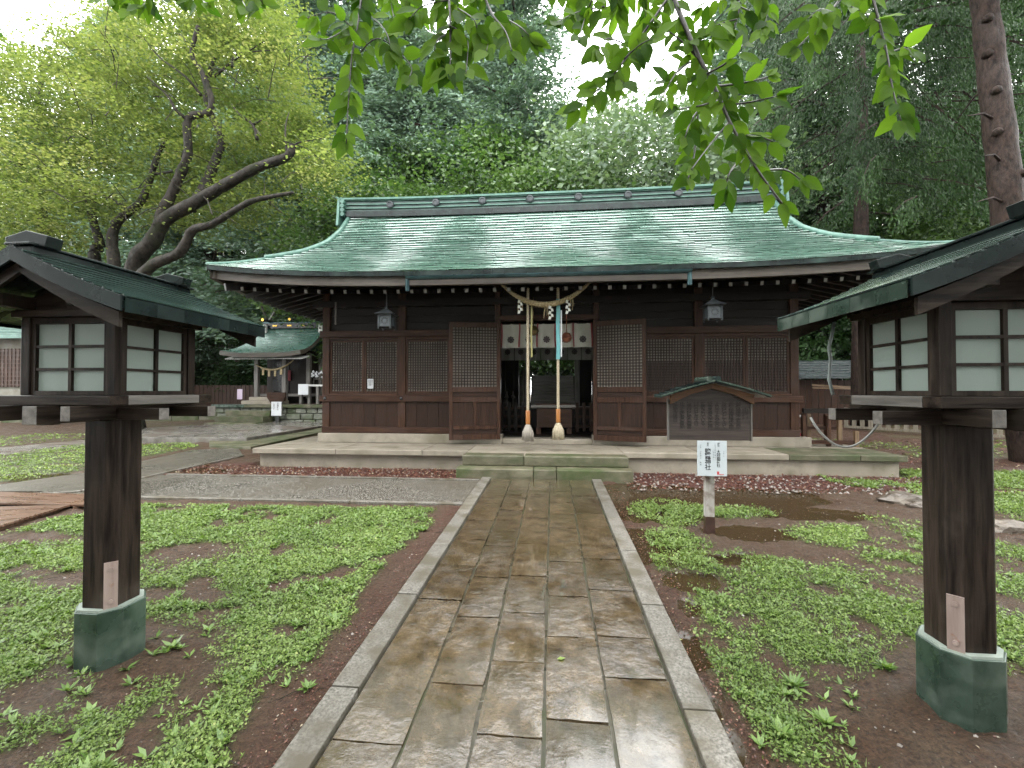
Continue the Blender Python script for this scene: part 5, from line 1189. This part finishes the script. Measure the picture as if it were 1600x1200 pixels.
# --- the maple left of the hall
MX = thing('maple_tree', 'wide yellow-green maple with dark twisting limbs behind the left lantern', 'tree', (-12.6, 12.0, .3))
A = lambda px, py, Y: atY(px, py, Y)
tb = MB()
base = Vector((-12.5, 11.9, .1))
limb(tb, [base, A(205, 520, 11.8), A(210, 416, 11.6), A(238, 378, 11.5), A(259, 343, 11.4), A(308, 315, 11.2), A(350, 290, 11.0), A(402, 262, 10.8), A(448, 245, 10.6), A(458, 226, 10.6)], .29, .085, 12)
tb.build('trunk', bark, MX, smooth=True)
for P, r0, r1 in (
    ([A(250, 355, 11.4), A(252, 336, 11.5), A(266, 308, 11.5), A(283, 270, 11.4), A(294, 238, 11.3), A(294, 186, 11.2), A(325, 176, 11.3), A(330, 154, 11.3), A(315, 112, 11.3), A(300, 85, 11.2), A(310, 40, 11.1)], .17, .05),
    ([A(297, 325, 11.3), A(315, 301, 11.6), A(336, 252, 11.9), A(346, 217, 12.0), A(328, 175, 12.1), A(322, 140, 12.2), A(335, 90, 12.3)], .17, .06),
    ([Vector((-12.6, 12.1, .1)), A(175, 520, 12.1), A(178, 416, 12.1), A(175, 378, 12.1), A(184, 346, 12.1), A(218, 318, 12.1), A(231, 290, 12.1), A(246, 245, 12.1), A(262, 215, 12.2)], .22, .06),
    ([Vector((-12.3, 11.5, .1)), A(215, 470, 11.2), A(231, 420, 11.1), A(280, 395, 11.0), A(301, 360, 10.9), A(332, 350, 10.8), A(385, 318, 10.6), A(420, 308, 10.5), A(458, 301, 10.4)], .20, .04),
    ([Vector((-12.9, 12.6, .1)), A(150, 416, 12.8), A(157, 385, 12.8), A(147, 350, 12.8), A(135, 300, 12.6)], .2, .09),
    ([A(196, 325, 12.1), A(168, 308, 12.0), A(140, 302, 11.9), A(112, 290, 11.8)], .06, .02), ([A(240, 272, 12.1), A(275, 266, 11.9), A(288, 250, 11.7)], .045, .02),
    ([A(294, 188, 11.2), A(275, 172, 11), A(262, 150, 10.9), A(230, 120, 10.8)], .06, .015), ([A(402, 218, 11), A(395, 195, 11), A(375, 180, 10.9), A(362, 163, 10.9)], .05, .02), ([A(395, 195, 11), A(412, 185, 11)], .04, .015),
    ([A(458, 228, 10.6), A(470, 222, 10.5), A(505, 216, 10.4)], .03, .01), ([A(448, 240, 10.6), A(446, 200, 10.6), A(452, 175, 10.7)], .03, .01), ([A(363, 105, 11.5), A(370, 85, 11.5), A(430, 78, 11.3)], .04, .01),
    ([A(315, 150, 11.3), A(290, 120, 11), A(250, 90, 10.8), A(225, 60, 10.7)], .045, .01), ([A(335, 120, 12.2), A(365, 95, 12), A(420, 60, 11.8)], .045, .01)):
    m_ = MB(); limb(m_, P, r0, r1, 9); m_.build('limb', bark, MX, smooth=True)
tw = MB()
for k in range(150):                                                     # thin twigs through the crown
    px, py = R.uniform(40, 500), R.uniform(60, 360); Y = R.uniform(9.5, 13.5); a = A(px, py, Y); d = Vector((R.uniform(-1, 1), R.uniform(-1, 1), R.uniform(-.1, .9))).normalized() * R.uniform(.4, 1.1)
    tw.tube([a, a + d * .5 + Vector((0, 0, .08)), a + d + Vector((0, 0, -.05))], [.014, .01, .005], 4, caps=False)
tw.build('twigs', bark, MX, kind='stuff')
CR = [(-60, 60), (60, 66), (110, 40), (150, 12), (260, -60), (420, -60), (470, 40), (482, 130), (497, 200), (545, 255), (500, 292), (430, 318), (380, 352), (310, 352), (200, 350), (120, 395), (40, 405), (-60, 400)]
def crownpts(nc, per, poly, ya, yb, rx, rz, size, m_, name, par, keep=lambda x, y: True, elong=1.0, fold=0):
    P = []; RN = []
    c = 0; px = [p[0] for p in poly]; py = [p[1] for p in poly]
    while c < nc:
        x, y = R.uniform(min(px), max(px)), R.uniform(min(py), max(py))
        if not bool(inpoly(np.array([x * 1.]), np.array([y * 1.]), poly)[0]): continue
        if not keep(x, y): continue
        Y = R.uniform(ya, yb); q = A(x, y, Y); s = R.uniform(.6, 1.35); n = int(per * s)
        o = NR.normal(0, 1, (n, 3)) * np.array([rx * s, rx * s, rz * s]); o[:, 2] -= .12 * (o[:, 0] ** 2 + o[:, 1] ** 2) / rx
        P.append(np.array(q)[None] + o); RN.append(np.clip(R.uniform(.1, .9) + NR.normal(0, .13, n), 0, 1)); c += 1
    P = np.concatenate(P); RN = np.concatenate(RN); n = len(P)
    th = NR.uniform(0, 2 * pi, n); el = NR.uniform(-.7, .3, n); Aa = np.stack([np.cos(th) * np.cos(el), np.sin(th) * np.cos(el), np.sin(el)], 1)
    Nn = unit(np.stack([NR.normal(0, .45, n), NR.normal(0, .45, n), np.ones(n)], 1)); s = size * NR.uniform(.6, 1.4, n)
    o = put(name, leafmesh(name, P, Aa, Nn, s * elong, s * .75, m_, RN, fold=fold), par); return o
crownpts(90, 130, CR, 9.6, 11.0, .40, .09, .075, m_maple, 'crown', MX, keep=lambda x, y: y < 330 and R.random() < (.08 if (150 < x < 470 and 100 < y) else .8))
crownpts(640, 200, CR, 11.6, 14.8, .46, .11, .088, m_maple, 'crown', MX, keep=lambda x, y: R.random() < (.45 if (x < 60 and y < 90) else 1))

# second leaning tree at far left
LT = thing('leaning_tree', 'leaning pale-barked tree at the far left edge behind the maple', 'tree', (-17, 14, .35)); mb = MB()
limb(mb, [Vector((A(78, 560, 14).x, 14, .2)), A(76, 560, 14), A(74, 400, 14), A(66, 350, 14), A(58, 320, 13.9), A(47, 294, 13.8), A(31, 262, 13.6), A(0, 224, 13.4), A(-50, 190, 13)], .30, .12, 10); limb(mb, [A(62, 340, 14), A(66, 260, 14.3), A(64, 200, 14.5), A(58, 165, 14.6), A(70, 100, 14.8)], .16, .07, 9)
mb.build('trunk', bark, LT, smooth=True)
crownpts(150, 150, [(-160, -40), (60, 80), (110, 200), (80, 330), (-20, 420), (-160, 420)], 13.5, 18, .6, .25, .13, m_broad, 'crown', LT)

# --- tree makers (meshes are shared by the copies)
def conifer_mesh(Hh, h0, Rm, nb, per, size, m_, seed, droop=.35, power=.75):
    r = np.random.default_rng(seed); P = []; D = []; RN = []
    for b in range(nb):
        u = r.random() ** .85; z = h0 + (Hh - h0) * u; L_ = Rm * (1 - u) ** power * r.uniform(.55, 1.15) + .3; th = r.uniform(0, 2 * pi)
        n = int(per * (.3 + L_ / Rm)); t = r.random(n) ** .6; off = r.normal(0, 1, (n, 3)) * (.12 + .16 * L_ * .35) * np.array([1, 1, .55])
        x = np.cos(th) * L_ * t; y = np.sin(th) * L_ * t; zz = z + .25 * L_ * t - droop * L_ * t * t - np.abs(r.normal(0, .12, n))
        P.append(np.stack([x, y, zz], 1) + off); d = np.stack([np.cos(th) + r.normal(0, .5, n), np.sin(th) + r.normal(0, .5, n), -.55 + r.normal(0, .4, n)], 1); D.append(unit(d))
        RN.append(np.clip(r.uniform(.05, .85) + r.normal(0, .15, n), 0, 1))
    P = np.concatenate(P); D = np.concatenate(D); RN = np.concatenate(RN); n = len(P); s = size * r.uniform(.5, 1.4, n)
    return leafmesh('crown', P, D, unit(r.normal(0, 1, (n, 3)) + np.array([0, 0, .8])), s, s * .38, m_, RN)
def broad_mesh(Hh, h0, Rm, nc, per, size, m_, seed, flat=.5):
    r = np.random.default_rng(seed); P = []; RN = []
    for c in range(nc):
        u = r.random(); th = r.uniform(0, 2 * pi); prof = sin(pi * min(1, .12 + .88 * u)) ** .6; rad = Rm * prof * r.uniform(.25, 1) ** .5; s = r.uniform(.5, 1.2); n = int(per * s)
        q = np.array([cos(th) * rad, sin(th) * rad, h0 + (Hh - h0) * u]); o = r.normal(0, 1, (n, 3)) * np.array([.55, .55, .55 * flat]) * s * Rm / 4
        P.append(q + o); RN.append(np.clip(r.uniform(.05, .9) + r.normal(0, .15, n), 0, 1))
    P = np.concatenate(P); RN = np.concatenate(RN); n = len(P); D = unit(np.stack([r.normal(0, 1, n), r.normal(0, 1, n), r.normal(-.5, .5, n)], 1)); s = size * r.uniform(.6, 1.4, n)
    return leafmesh('crown', P, D, unit(r.normal(0, 1, (n, 3)) + np.array([0, 0, .9])), s, s * .6, m_, RN)
def trunk_mesh(Hh, r0, m_, seed, branches=10, h0=3, blen=2):
    r = random.Random(seed); mb = MB(); P = [(r.uniform(-.1, .1) * k, r.uniform(-.1, .1) * k, Hh * k / 7) for k in range(8)]; P[0] = (0, 0, -.4)
    limb(mb, P, r0, .04, 9, 3)
    for b in range(branches):
        z = h0 + (Hh * .85 - h0) * (b + .5) / branches; th = r.uniform(0, 6.28); L_ = blen * (1 - z / Hh) + .6; c = Vector(P[min(7, int(z / Hh * 7))]); c.z = z
        mb.tube([c, c + Vector((cos(th) * L_ * .5, sin(th) * L_ * .5, L_ * .12)), c + Vector((cos(th) * L_, sin(th) * L_, -L_ * .1))], [r0 * .22, r0 * .13, .02], 5, caps=False)
    return mb.mesh('trunk', m_, True)
con1 = (conifer_mesh(20, 2.0, 4.2, 380, 230, .19, m_conif_mist, 1), trunk_mesh(20, .38, barkred, 1, 26, 2, 4))
con2 = (conifer_mesh(23, 4.0, 3.6, 380, 210, .19, m_conif_mist, 2, .5, .6), trunk_mesh(23, .42, barkred, 2, 26, 3, 3.5))
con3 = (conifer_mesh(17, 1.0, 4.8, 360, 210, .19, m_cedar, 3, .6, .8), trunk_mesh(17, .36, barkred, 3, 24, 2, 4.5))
bro1 = (broad_mesh(11, 2.0, 4.6, 210, 220, .15, m_pale_mist, 4), trunk_mesh(9, .30, bark, 4, 14, 2, 4))
bro2 = (broad_mesh(8, .8, 3.6, 150, 220, .15, m_dark, 5), trunk_mesh(6.5, .22, bark, 5, 12, 1, 3))
bro3 = (broad_mesh(13, 3, 5.0, 200, 220, .17, m_broad, 6), trunk_mesh(11, .34, bark, 6, 14, 3, 4))
def tree(kind, label, px, Y, s, rot, group=None, cat='tree', name='tree', x=None, crown=True, sz=None, wide=1.0):
    x = A(px, 600, Y).x if x is None else x
    t = thing(name, label, cat, (x, Y, gz(Y)), group); t.rotation_euler = (0, 0, rot); t.scale = (s * wide, s * wide, s * (sz or 1))
    for me_, nm in ((kind[1], 'trunk'), (kind[0], 'crown')):
        if nm == 'crown' and not crown: continue
        o = bpy.data.objects.new(nm, me_); COL.objects.link(o); o.parent = t
    return t
G = 'hazy trees behind the hall'
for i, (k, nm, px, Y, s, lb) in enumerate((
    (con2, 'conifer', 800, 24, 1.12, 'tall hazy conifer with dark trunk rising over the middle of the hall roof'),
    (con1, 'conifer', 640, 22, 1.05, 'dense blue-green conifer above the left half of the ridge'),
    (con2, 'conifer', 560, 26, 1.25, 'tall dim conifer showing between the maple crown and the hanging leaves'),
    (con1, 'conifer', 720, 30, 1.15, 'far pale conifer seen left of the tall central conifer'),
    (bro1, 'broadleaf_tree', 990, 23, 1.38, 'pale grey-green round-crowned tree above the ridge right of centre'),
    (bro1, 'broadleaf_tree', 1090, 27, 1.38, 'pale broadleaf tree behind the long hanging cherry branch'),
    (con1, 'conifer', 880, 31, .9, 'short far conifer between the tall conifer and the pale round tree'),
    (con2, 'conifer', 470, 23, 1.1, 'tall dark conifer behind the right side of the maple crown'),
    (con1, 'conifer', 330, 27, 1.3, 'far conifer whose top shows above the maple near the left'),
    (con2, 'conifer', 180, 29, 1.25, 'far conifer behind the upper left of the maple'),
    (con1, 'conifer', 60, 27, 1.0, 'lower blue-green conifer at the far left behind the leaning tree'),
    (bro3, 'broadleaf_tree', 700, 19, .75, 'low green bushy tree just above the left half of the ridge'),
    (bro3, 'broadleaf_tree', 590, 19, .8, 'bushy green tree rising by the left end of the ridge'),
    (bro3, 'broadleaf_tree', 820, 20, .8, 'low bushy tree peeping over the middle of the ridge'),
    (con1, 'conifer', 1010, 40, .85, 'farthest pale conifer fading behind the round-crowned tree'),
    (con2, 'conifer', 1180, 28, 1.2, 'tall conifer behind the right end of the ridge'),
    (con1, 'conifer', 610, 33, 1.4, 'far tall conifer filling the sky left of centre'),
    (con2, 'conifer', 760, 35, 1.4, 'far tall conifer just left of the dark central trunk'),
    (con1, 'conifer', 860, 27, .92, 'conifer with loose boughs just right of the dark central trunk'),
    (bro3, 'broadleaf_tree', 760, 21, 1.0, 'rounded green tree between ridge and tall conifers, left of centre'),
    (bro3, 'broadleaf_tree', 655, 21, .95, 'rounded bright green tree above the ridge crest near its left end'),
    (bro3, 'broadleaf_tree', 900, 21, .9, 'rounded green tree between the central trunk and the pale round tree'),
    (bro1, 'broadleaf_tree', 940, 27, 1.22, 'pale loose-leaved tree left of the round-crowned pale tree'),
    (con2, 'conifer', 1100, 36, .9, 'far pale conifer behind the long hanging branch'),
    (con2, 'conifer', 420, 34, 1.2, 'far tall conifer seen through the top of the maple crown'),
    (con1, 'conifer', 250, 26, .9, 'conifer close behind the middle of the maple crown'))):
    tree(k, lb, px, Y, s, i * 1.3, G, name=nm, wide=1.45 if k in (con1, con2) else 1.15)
G = 'dark trees left of the hall'
for i, (k, nm, px, Y, s, lb) in enumerate((
    (con3, 'cedar_tree', 430, 25, .82, 'dark cedar left of the hall roof above the small side shrine'),
    (con3, 'cedar_tree', 520, 25.5, .80, 'dark cedar directly behind the left end of the hall roof'),
    (con3, 'cedar_tree', 340, 27.5, .82, 'dark cedar in deep shade behind the left lantern roof'),
    (bro2, 'shrub_tree', 390, 27, .95, 'dark shrubby evergreen between the plank fence and the side shrine'),
    (bro2, 'shrub_tree', 330, 26.5, 1.0, 'dark shrubby evergreen behind the left plank fence'),
    (bro2, 'shrub_tree', 470, 26, 1.0, 'dark shrubby evergreen behind the side shrine roof'),
    (bro2, 'shrub_tree', 250, 27, 1.1, 'dark shrubby evergreen behind the trunks of the maple'),
    (bro2, 'shrub_tree', 110, 25, 1.0, 'shrubby evergreen at the far left behind the maple trunks'))):
    tree(k, lb, px, Y, s, i * 1.9 + .4, G, name=nm)
G = 'dark trees right of the hall'
for i, (k, nm, px, Y, s, lb) in enumerate((
    (con3, 'cedar_tree', 1300, 22, 1.35, 'great dark cedar rising over the right end of the hall roof'),
    (con3, 'cedar_tree', 1430, 23, 1.45, 'great dark cedar above the right eaves, left of the bare trunk'),
    (con3, 'cedar_tree', 1240, 26, 1.15, 'dark cedar just right of the ridge end'),
    (con3, 'cedar_tree', 1560, 24, 1.4, 'dark cedar standing behind the bare reddish trunk'),
    (bro3, 'broadleaf_tree', 1400, 22, .9, 'dark broadleaf tree low behind the right eave tip'),
    (bro3, 'broadleaf_tree', 1520, 18.5, .7, 'green broadleaf tree between the eave tip and the bare trunk'),
    (bro3, 'broadleaf_tree', 1640, 17, .9, 'green broadleaf tree at the right edge beyond the bare trunk'),
    (bro2, 'shrub_tree', 1292, 20, .78, 'bright green shrubby tree seen over the bark roofed shed'),
    (bro2, 'shrub_tree', 1400, 23, .9, 'shrubby evergreen hidden mostly by the right lantern'))):
    tree(k, lb, px, Y, s, i * 2.3 + .9, G, name=nm)
# drooping boughs of the near cedar at upper right
nc_ = thing('drooping_conifer', 'near conifer with long drooping boughs filling the upper right', 'tree', (A(1290, 600, 14).x, 14, .35))
mb = MB(); xx = A(1350, 600, 14.5).x; limb(mb, [(xx, 14.6, .2), (xx, 14.6, 5), (xx + .1, 14.6, 10), (xx, 14.6, 16)], .32, .1, 10, 4); mb.build('trunk', barkred, nc_, smooth=True)
P = []; D = []; RN = []; bb = MB()
for b in range(190):
    px, py = R.uniform(1185, 1620), R.uniform(-120, 330)
    if py > 250 and px < 1240: continue
    if R.random() < max(0, (py - 200) / 260): continue
    Y = R.uniform(11.5, 16.5); q = A(px, py, Y); sd_ = 1 if q.x > xx else -1; L_ = R.uniform(.9, 2.0); dr = Vector((sd_ * .6 * R.uniform(.3, 1), R.uniform(-.8, .2), -.15)).normalized()
    a = q - dr * L_ * .5; n = int(480 * L_ / 1.4); t = NR.random(n); base_ = np.array(a)[None] + np.array(dr)[None] * (L_ * t)[:, None]; base_[:, 2] -= .25 * t * t * L_
    hang_ = NR.random(n) ** 1.2 * (.25 + .75 * L_ * .45); off = NR.normal(0, .09, (n, 3)); pos = base_ + off; pos[:, 2] -= hang_
    P.append(pos); D.append(unit(np.stack([NR.normal(0, .35, n) + dr.x * .3, NR.normal(0, .35, n), -np.ones(n)], 1))); RN.append(np.clip(R.uniform(.0, .8) + NR.normal(0, .15, n), 0, 1))
    bb.tube([a, a + dr * L_ * .5 - Vector((0, 0, .06 * L_)), a + dr * L_ - Vector((0, 0, .25 * L_))], [.03, .02, .006], 4, caps=False)
P = np.concatenate(P); D = np.concatenate(D); RN = np.concatenate(RN); n = len(P); s = .105 * NR.uniform(.5, 1.5, n)
put('crown', leafmesh('crown', P, D, unit(NR.normal(0, 1, (n, 3))), s, s * .3, m_cedar, RN), nc_); bb.build('boughs', barkred, nc_, kind='stuff')
# bare reddish trunk at right
bt = thing('bare_conifer', 'tall bare reddish conifer trunk with knots behind the right lantern', 'tree', (8.75, 9.0, .22)); mb = MB()
pts = limb(mb, [(8.95, 9, -.1), A(1592, 600, 9), A(1582, 400, 9), A(1572, 300, 9), A(1560, 190, 9), A(1548, 90, 9), A(1538, 0, 9), A(1530, -120, 9), A(1522, -300, 9)], .29, .17, 18, 5)
mb.build('trunk', barkred, bt, smooth=True)
for k in range(11):
    c = pts[4 + k * 3]; th = R.uniform(-2.6, -.6); r_ = .275 - .009 * k; q = c + Vector((cos(th) * r_, sin(th) * r_, 0))
    MB().lathe([(0, .05), (.05, .045), (.085, .02), (.10, -.03), (0, -.05)], (0, 0, 0), 9).mesh
    o = MB().lathe([(0, -.05), (.09, -.04), (.07, .03), (.03, .06), (0, .06)], (0, 0, 0), 9).build('knot', barkred, bt, smooth=True, origin=(0, 0, 0)); o.location = q - rootloc(bt); o.rotation_euler = (R.uniform(.6, 1.2), 0, th + pi / 2)
for k in range(4):
    c = pts[14 + 3 * k]; th = R.uniform(-pi, pi); v = Vector((cos(th), sin(th), .1))
    MB().tube([c, c + v * .5, c + v * 1.0 - Vector((0, 0, .2))], [.04, .022, .006], 5).build('branch_stub', barkred, bt)
crownpts(60, 120, [(1440, -420), (1800, -420), (1800, -60), (1440, -60)], 8, 11, .5, .2, .16, m_cedar, 'crown', bt)

# unseen trees behind and above the photographer, added to darken front-facing surfaces
for i, (k, nm, x, Y, s, lb) in enumerate(((con3, 'cedar_tree', -13, -9, .9, 'unseen cedar behind the photographer on the far left'), (con3, 'cedar_tree', -6.5, -11, .95, 'unseen cedar behind the photographer left of the path'), (con3, 'cedar_tree', 6, -10.5, .9, 'unseen cedar behind the photographer right of the path'),
    (con3, 'cedar_tree', 12.5, -8, .9, 'unseen cedar behind the photographer on the far right'), (bro3, 'broadleaf_tree', 1, -14, .9, 'unseen broadleaf tree behind the photographer beyond the path'), (bro3, 'broadleaf_tree', -17, -1, .7, 'unseen broadleaf tree beside the photographer on the left'), (bro3, 'broadleaf_tree', 15, 1, .8, 'unseen broadleaf tree beside the photographer on the right'))):
    tree(k, lb, 0, Y, s, i * 1.1, 'unseen trees added behind the photographer', name=nm, x=x, wide=1.3)
ct = thing('cherry_tree', 'cherry tree arching overhead whose boughs hang into view', 'tree', (-3.4, -2.6, -.06)); mb = MB()
limb(mb, [(-3.4, -2.6, -.3), (-3.3, -2.5, 1.5), (-3, -2.3, 3), (-2, -1.6, 4.6), (0, -.5, 5.4), (2, .6, 5.6)], .26, .06, 10); mb.build('trunk', bark, ct, smooth=True)
for P_ in ([(-3.1, -2.4, 2.7), (-4, -1, 4), (-5, .6, 5)], [(-2, -1.6, 4.6), (-1.4, .4, 5.2), (-.6, 1.4, 5.4)], [(-2.6, -2, 4), (-1, -3.5, 5), (1.5, -4.5, 5.6)], [(0, -.5, 5.4), (2.5, -1.5, 5.8), (4.5, -2, 5.6)]):
    mb = MB(); limb(mb, P_, .12, .03, 8); mb.build('limb', bark, ct, smooth=True)
n = 16000; cc = np.stack([NR.uniform(-6, 6, 90), NR.uniform(-5.5, .8, 90), NR.uniform(4.9, 6.3, 90)], 1)[NR.integers(0, 90, n)]; P = cc + NR.normal(0, 1, (n, 3)) * np.array([.55, .55, .22])
th = NR.uniform(0, 2 * pi, n); put('crown', leafmesh('crown', P, unit(np.stack([np.cos(th), np.sin(th), NR.uniform(-1, .2, n)], 1)), unit(NR.normal(0, .4, (n, 3)) + np.array([0, 0, 1])), .10 * NR.uniform(.7, 1.3, n), .05, m_broad), ct)

# ------------------------------------------------------------------ cherry branches hanging into view
chl = leafmat('cherry_leaf', (.030, .095, .010), (.23, .40, .045), trans=.62, rough=.45, spec=.08)
twm = mat('cherry_twig', (.02, .014, .012), (.06, .045, .04), scale=(60, 60, 60), rough=(.3, .5), bump=.2)
def cherry_mesh(seed):
    r = random.Random(seed); n = 6; rows = []; bend = r.uniform(-.25, .7); tw_ = r.uniform(-.3, .3)
    for i in range(n + 1):
        t = i / n; w = .25 * (sin(pi * t ** .8) ** .85) * (1 if t < .75 else 1) * (1 - .35 * t) * 1.15 if 0 < t < 1 else 0.0
        z = -bend * t * t * .35; row = []
        for k, f in enumerate((-1, -.5, 0, .5, 1)):
            jag = 1 + (.05 if i % 2 else -.03) * (abs(f) == 1)
            row.append((t, w * f * jag, z + abs(f) * w * .16 + tw_ * w * f * t + .012 * sin(i * 2.2) * abs(f)))
        rows.append(row)
    mb = MB(); mb.grid(rows); mb.tube([(-.16, 0, .01), (0, 0, 0)], .008, 4, caps=False)
    me = mb.mesh('leaf', chl, True); a = me.attributes.new('rnd', 'FLOAT', 'FACE'); a.data.foreach_set('value', np.full(len(me.polygons), r.uniform(.0, .8), 'f')); return me
CM = [cherry_mesh(k) for k in range(12)]
def leaf(parent, p, d, nrm, size):
    d = d.normalized(); y = nrm.cross(d).normalized(); z = d.cross(y); M = Matrix(((d.x, y.x, z.x), (d.y, y.y, z.y), (d.z, y.z, z.z)))
    put('leaf', R.choice(CM), parent, p, rot=M.to_euler('XYZ'), scale=(size, size * R.uniform(.85, 1.15), size))
def branch(label, main, subs, Yr, step=15, lsz=.100, r0=.006, hang=.8):
    a = atY(*main[0], Yr[0]); t = thing('cherry_branch', label, 'branch', a, 'leafy cherry branches hanging in from above'); mb = MB(); cnt = 0
    lines = [(main, r0)] + [(s_, r0 * .45) for s_ in subs]
    for ln, rad in lines:
        n = len(ln); pts = [atY(x, y, Yr[0] + (Yr[1] - Yr[0]) * i / max(1, n - 1) + (0 if rad == r0 else R.uniform(-.1, .1))) for i, (x, y) in enumerate(ln)]
        pts = curve_pts(pts, 6); mb.tube(pts, [rad * (1 - .75 * i / (len(pts) - 1)) + .0008 for i in range(len(pts))], 6)
        L_ = 0; px_len = sum(math.dist(ln[i], ln[i + 1]) for i in range(n - 1)); k = max(3, int(px_len / step))
        for j in range(k + 1):
            u = (j + .6) / (k + .6); i = min(len(pts) - 2, int(u * (len(pts) - 1))); c = pts[i]; tg = (pts[i + 1] - pts[i]).normalized()
            for s_ in (-1, 1) if j % 4 else (-1, 1, 0):
                side = tg.cross(FW).normalized() * s_
                d = side * R.uniform(.5, 1.0) + tg * R.uniform(.35, .8) + Vector((0, 0, -hang * R.uniform(.3, 1.1))) + FW * R.uniform(-.45, .45)
                if j >= k: d = tg + side * .35
                nr = (-FW * R.uniform(.8, 1.4) + Vector((R.uniform(-.6, .6), 0, R.uniform(-.5, .6)))).normalized()
                leaf(t, c + d.normalized() * .012, d, nr, lsz * R.uniform(.72, 1.15)); cnt += 1
    mb.build('twig', twm, t, smooth=True); return cnt
tot = 0
tot += branch('leafy cherry branch hanging lowest left of centre, over the maple edge', [(568, -30), (560, 30), (550, 90), (545, 150), (541, 225)], [[(562, 10), (600, 45), (612, 80)], [(556, 50), (520, 20), (480, 28)], [(550, 100), (590, 60), (640, 100), (640, 120)], [(550, 40), (515, 60), (500, 60)]], (2.0, 1.9))
tot += branch('short leafy cherry branch hanging above the ridge left of centre', [(700, -30), (703, 30), (704, 85), (702, 110)], [[(700, 0), (660, 10), (640, 30)], [(702, 40), (730, 60), (728, 115)], [(702, 50), (680, 70), (685, 120)], [(700, 5), (740, 30), (745, 60)]], (1.9, 1.85), step=13)
tot += branch('thin leafy cherry branch slanting right near top centre', [(750, -25), (768, 20), (790, 50), (800, 80)], [[(770, 20), (810, 40), (830, 60)], [(775, 30), (765, 60), (760, 80)]], (2.0, 1.9))
tot += branch('cherry branch slanting down left before the white sky gap', [(1045, -5), (1010, 45), (975, 95), (945, 130), (900, 170)], [[(975, 92), (1000, 70), (1020, 60)], [(990, 75), (950, 60), (935, 80)], [(940, 135), (960, 120), (975, 130)], [(925, 0), (915, 25), (905, 60)], [(945, 10), (900, 20), (870, 35)]], (2.0, 1.9), step=16)
tot += branch('long dark cherry branch sweeping down over the right end of the hall ridge', [(1042, -30), (1068, 35), (1090, 85), (1118, 140), (1140, 190), (1165, 235), (1190, 275), (1222, 318)],
    [[(1095, 90), (1060, 110), (1030, 160)], [(1115, 135), (1160, 130), (1200, 120)], [(1130, 165), (1170, 160), (1215, 150)], [(1120, 145), (1085, 180), (1070, 215)], [(1140, 190), (1110, 225), (1080, 265)], [(1150, 210), (1190, 215), (1215, 225)], [(1165, 238), (1140, 270), (1135, 290)], [(1185, 268), (1225, 265), (1250, 280)], [(1100, 105), (1075, 130), (1045, 125)], [(1105, 115), (1140, 95), (1160, 70)], [(1080, 60), (1110, 40), (1130, 20)], [(1090, 90), (1060, 60), (1030, 40)], [(1125, 155), (1095, 165), (1060, 170)], [(1090, 180), (1085, 240), (1075, 280)]], (2.05, 1.9), step=20, r0=.011)
tot += branch('cherry twig hanging from the top edge right of the long branch', [(1160, -25), (1155, 15), (1147, 45)], [[(1155, 10), (1185, 25), (1195, 45)], [(1152, 30), (1120, 40), (1110, 60)], [(1155, 0), (1120, -5), (1100, 10)], [(1180, -20), (1200, 10), (1190, 50)]], (2.1, 2.1), step=15)
tot += branch('small cherry branch pointing down left before the dark cedar', [(1330, -25), (1300, 15), (1275, 45), (1245, 75)], [[(1298, 18), (1280, 15), (1262, 30)]], (2.1, 2.0), step=15)
tot += branch('cherry branch with paired light leaves hanging before the dark cedar', [(1358, -25), (1375, 40), (1387, 90), (1395, 140), (1408, 190)], [[(1375, 35), (1350, 20), (1330, 10)], [(1385, 85), (1410, 75), (1425, 80)]], (2.1, 2.0), step=14)
tot += branch('row of cherry leaves dangling at the top left over the maple', [(180, -35), (240, -18), (300, -14), (370, -20), (420, -30)], [[(200, -25), (205, -5), (200, 15)], [(235, -18), (232, 0), (222, 8)], [(300, -14), (312, 0), (325, 5)], [(370, -20), (378, 0), (385, 12)], [(400, -24), (408, 0), (412, 10)], [(180, -30), (170, -10), (160, -5)]], (1.9, 1.9), step=24)
tot += branch('cherry leaves crowding the top edge just left of centre', [(560, -30), (610, -15), (660, -15), (720, -25), (780, -25)], [[(610, -15), (612, 10), (620, 50)], [(650, -15), (655, 10), (650, 35)], [(735, -25), (742, 0), (735, 20)]], (2.1, 2.1), step=17)
tot += branch('cherry leaves crowding the top edge before the sky gap', [(860, -30), (900, -12), (950, -15), (1000, -15), (1060, -25)], [[(905, -12), (908, 5), (895, 30)], [(960, -14), (965, 5), (960, 20)], [(1000, -15), (1010, 10), (1000, 40)]], (2.1, 2.1), step=17)

# ------------------------------------------------------------------ rain-soaked air
def haze():
    mb = MB().box(-60, 60, -10, 75, -2, 36); m = bpy.data.materials.new('haze_air'); m.use_nodes = True; N = m.node_tree.nodes; N.clear()
    o = N.new('ShaderNodeOutputMaterial'); v = N.new('ShaderNodeVolumePrincipled'); v.inputs['Color'].default_value = (.95, .98, 1, 1); v.inputs['Density'].default_value = HAZE; v.inputs['Anisotropy'].default_value = .2
    m.node_tree.links.new(v.outputs[0], o.inputs['Volume']); mb.build('haze', m, kind='stuff')
HAZE = .0001
haze()
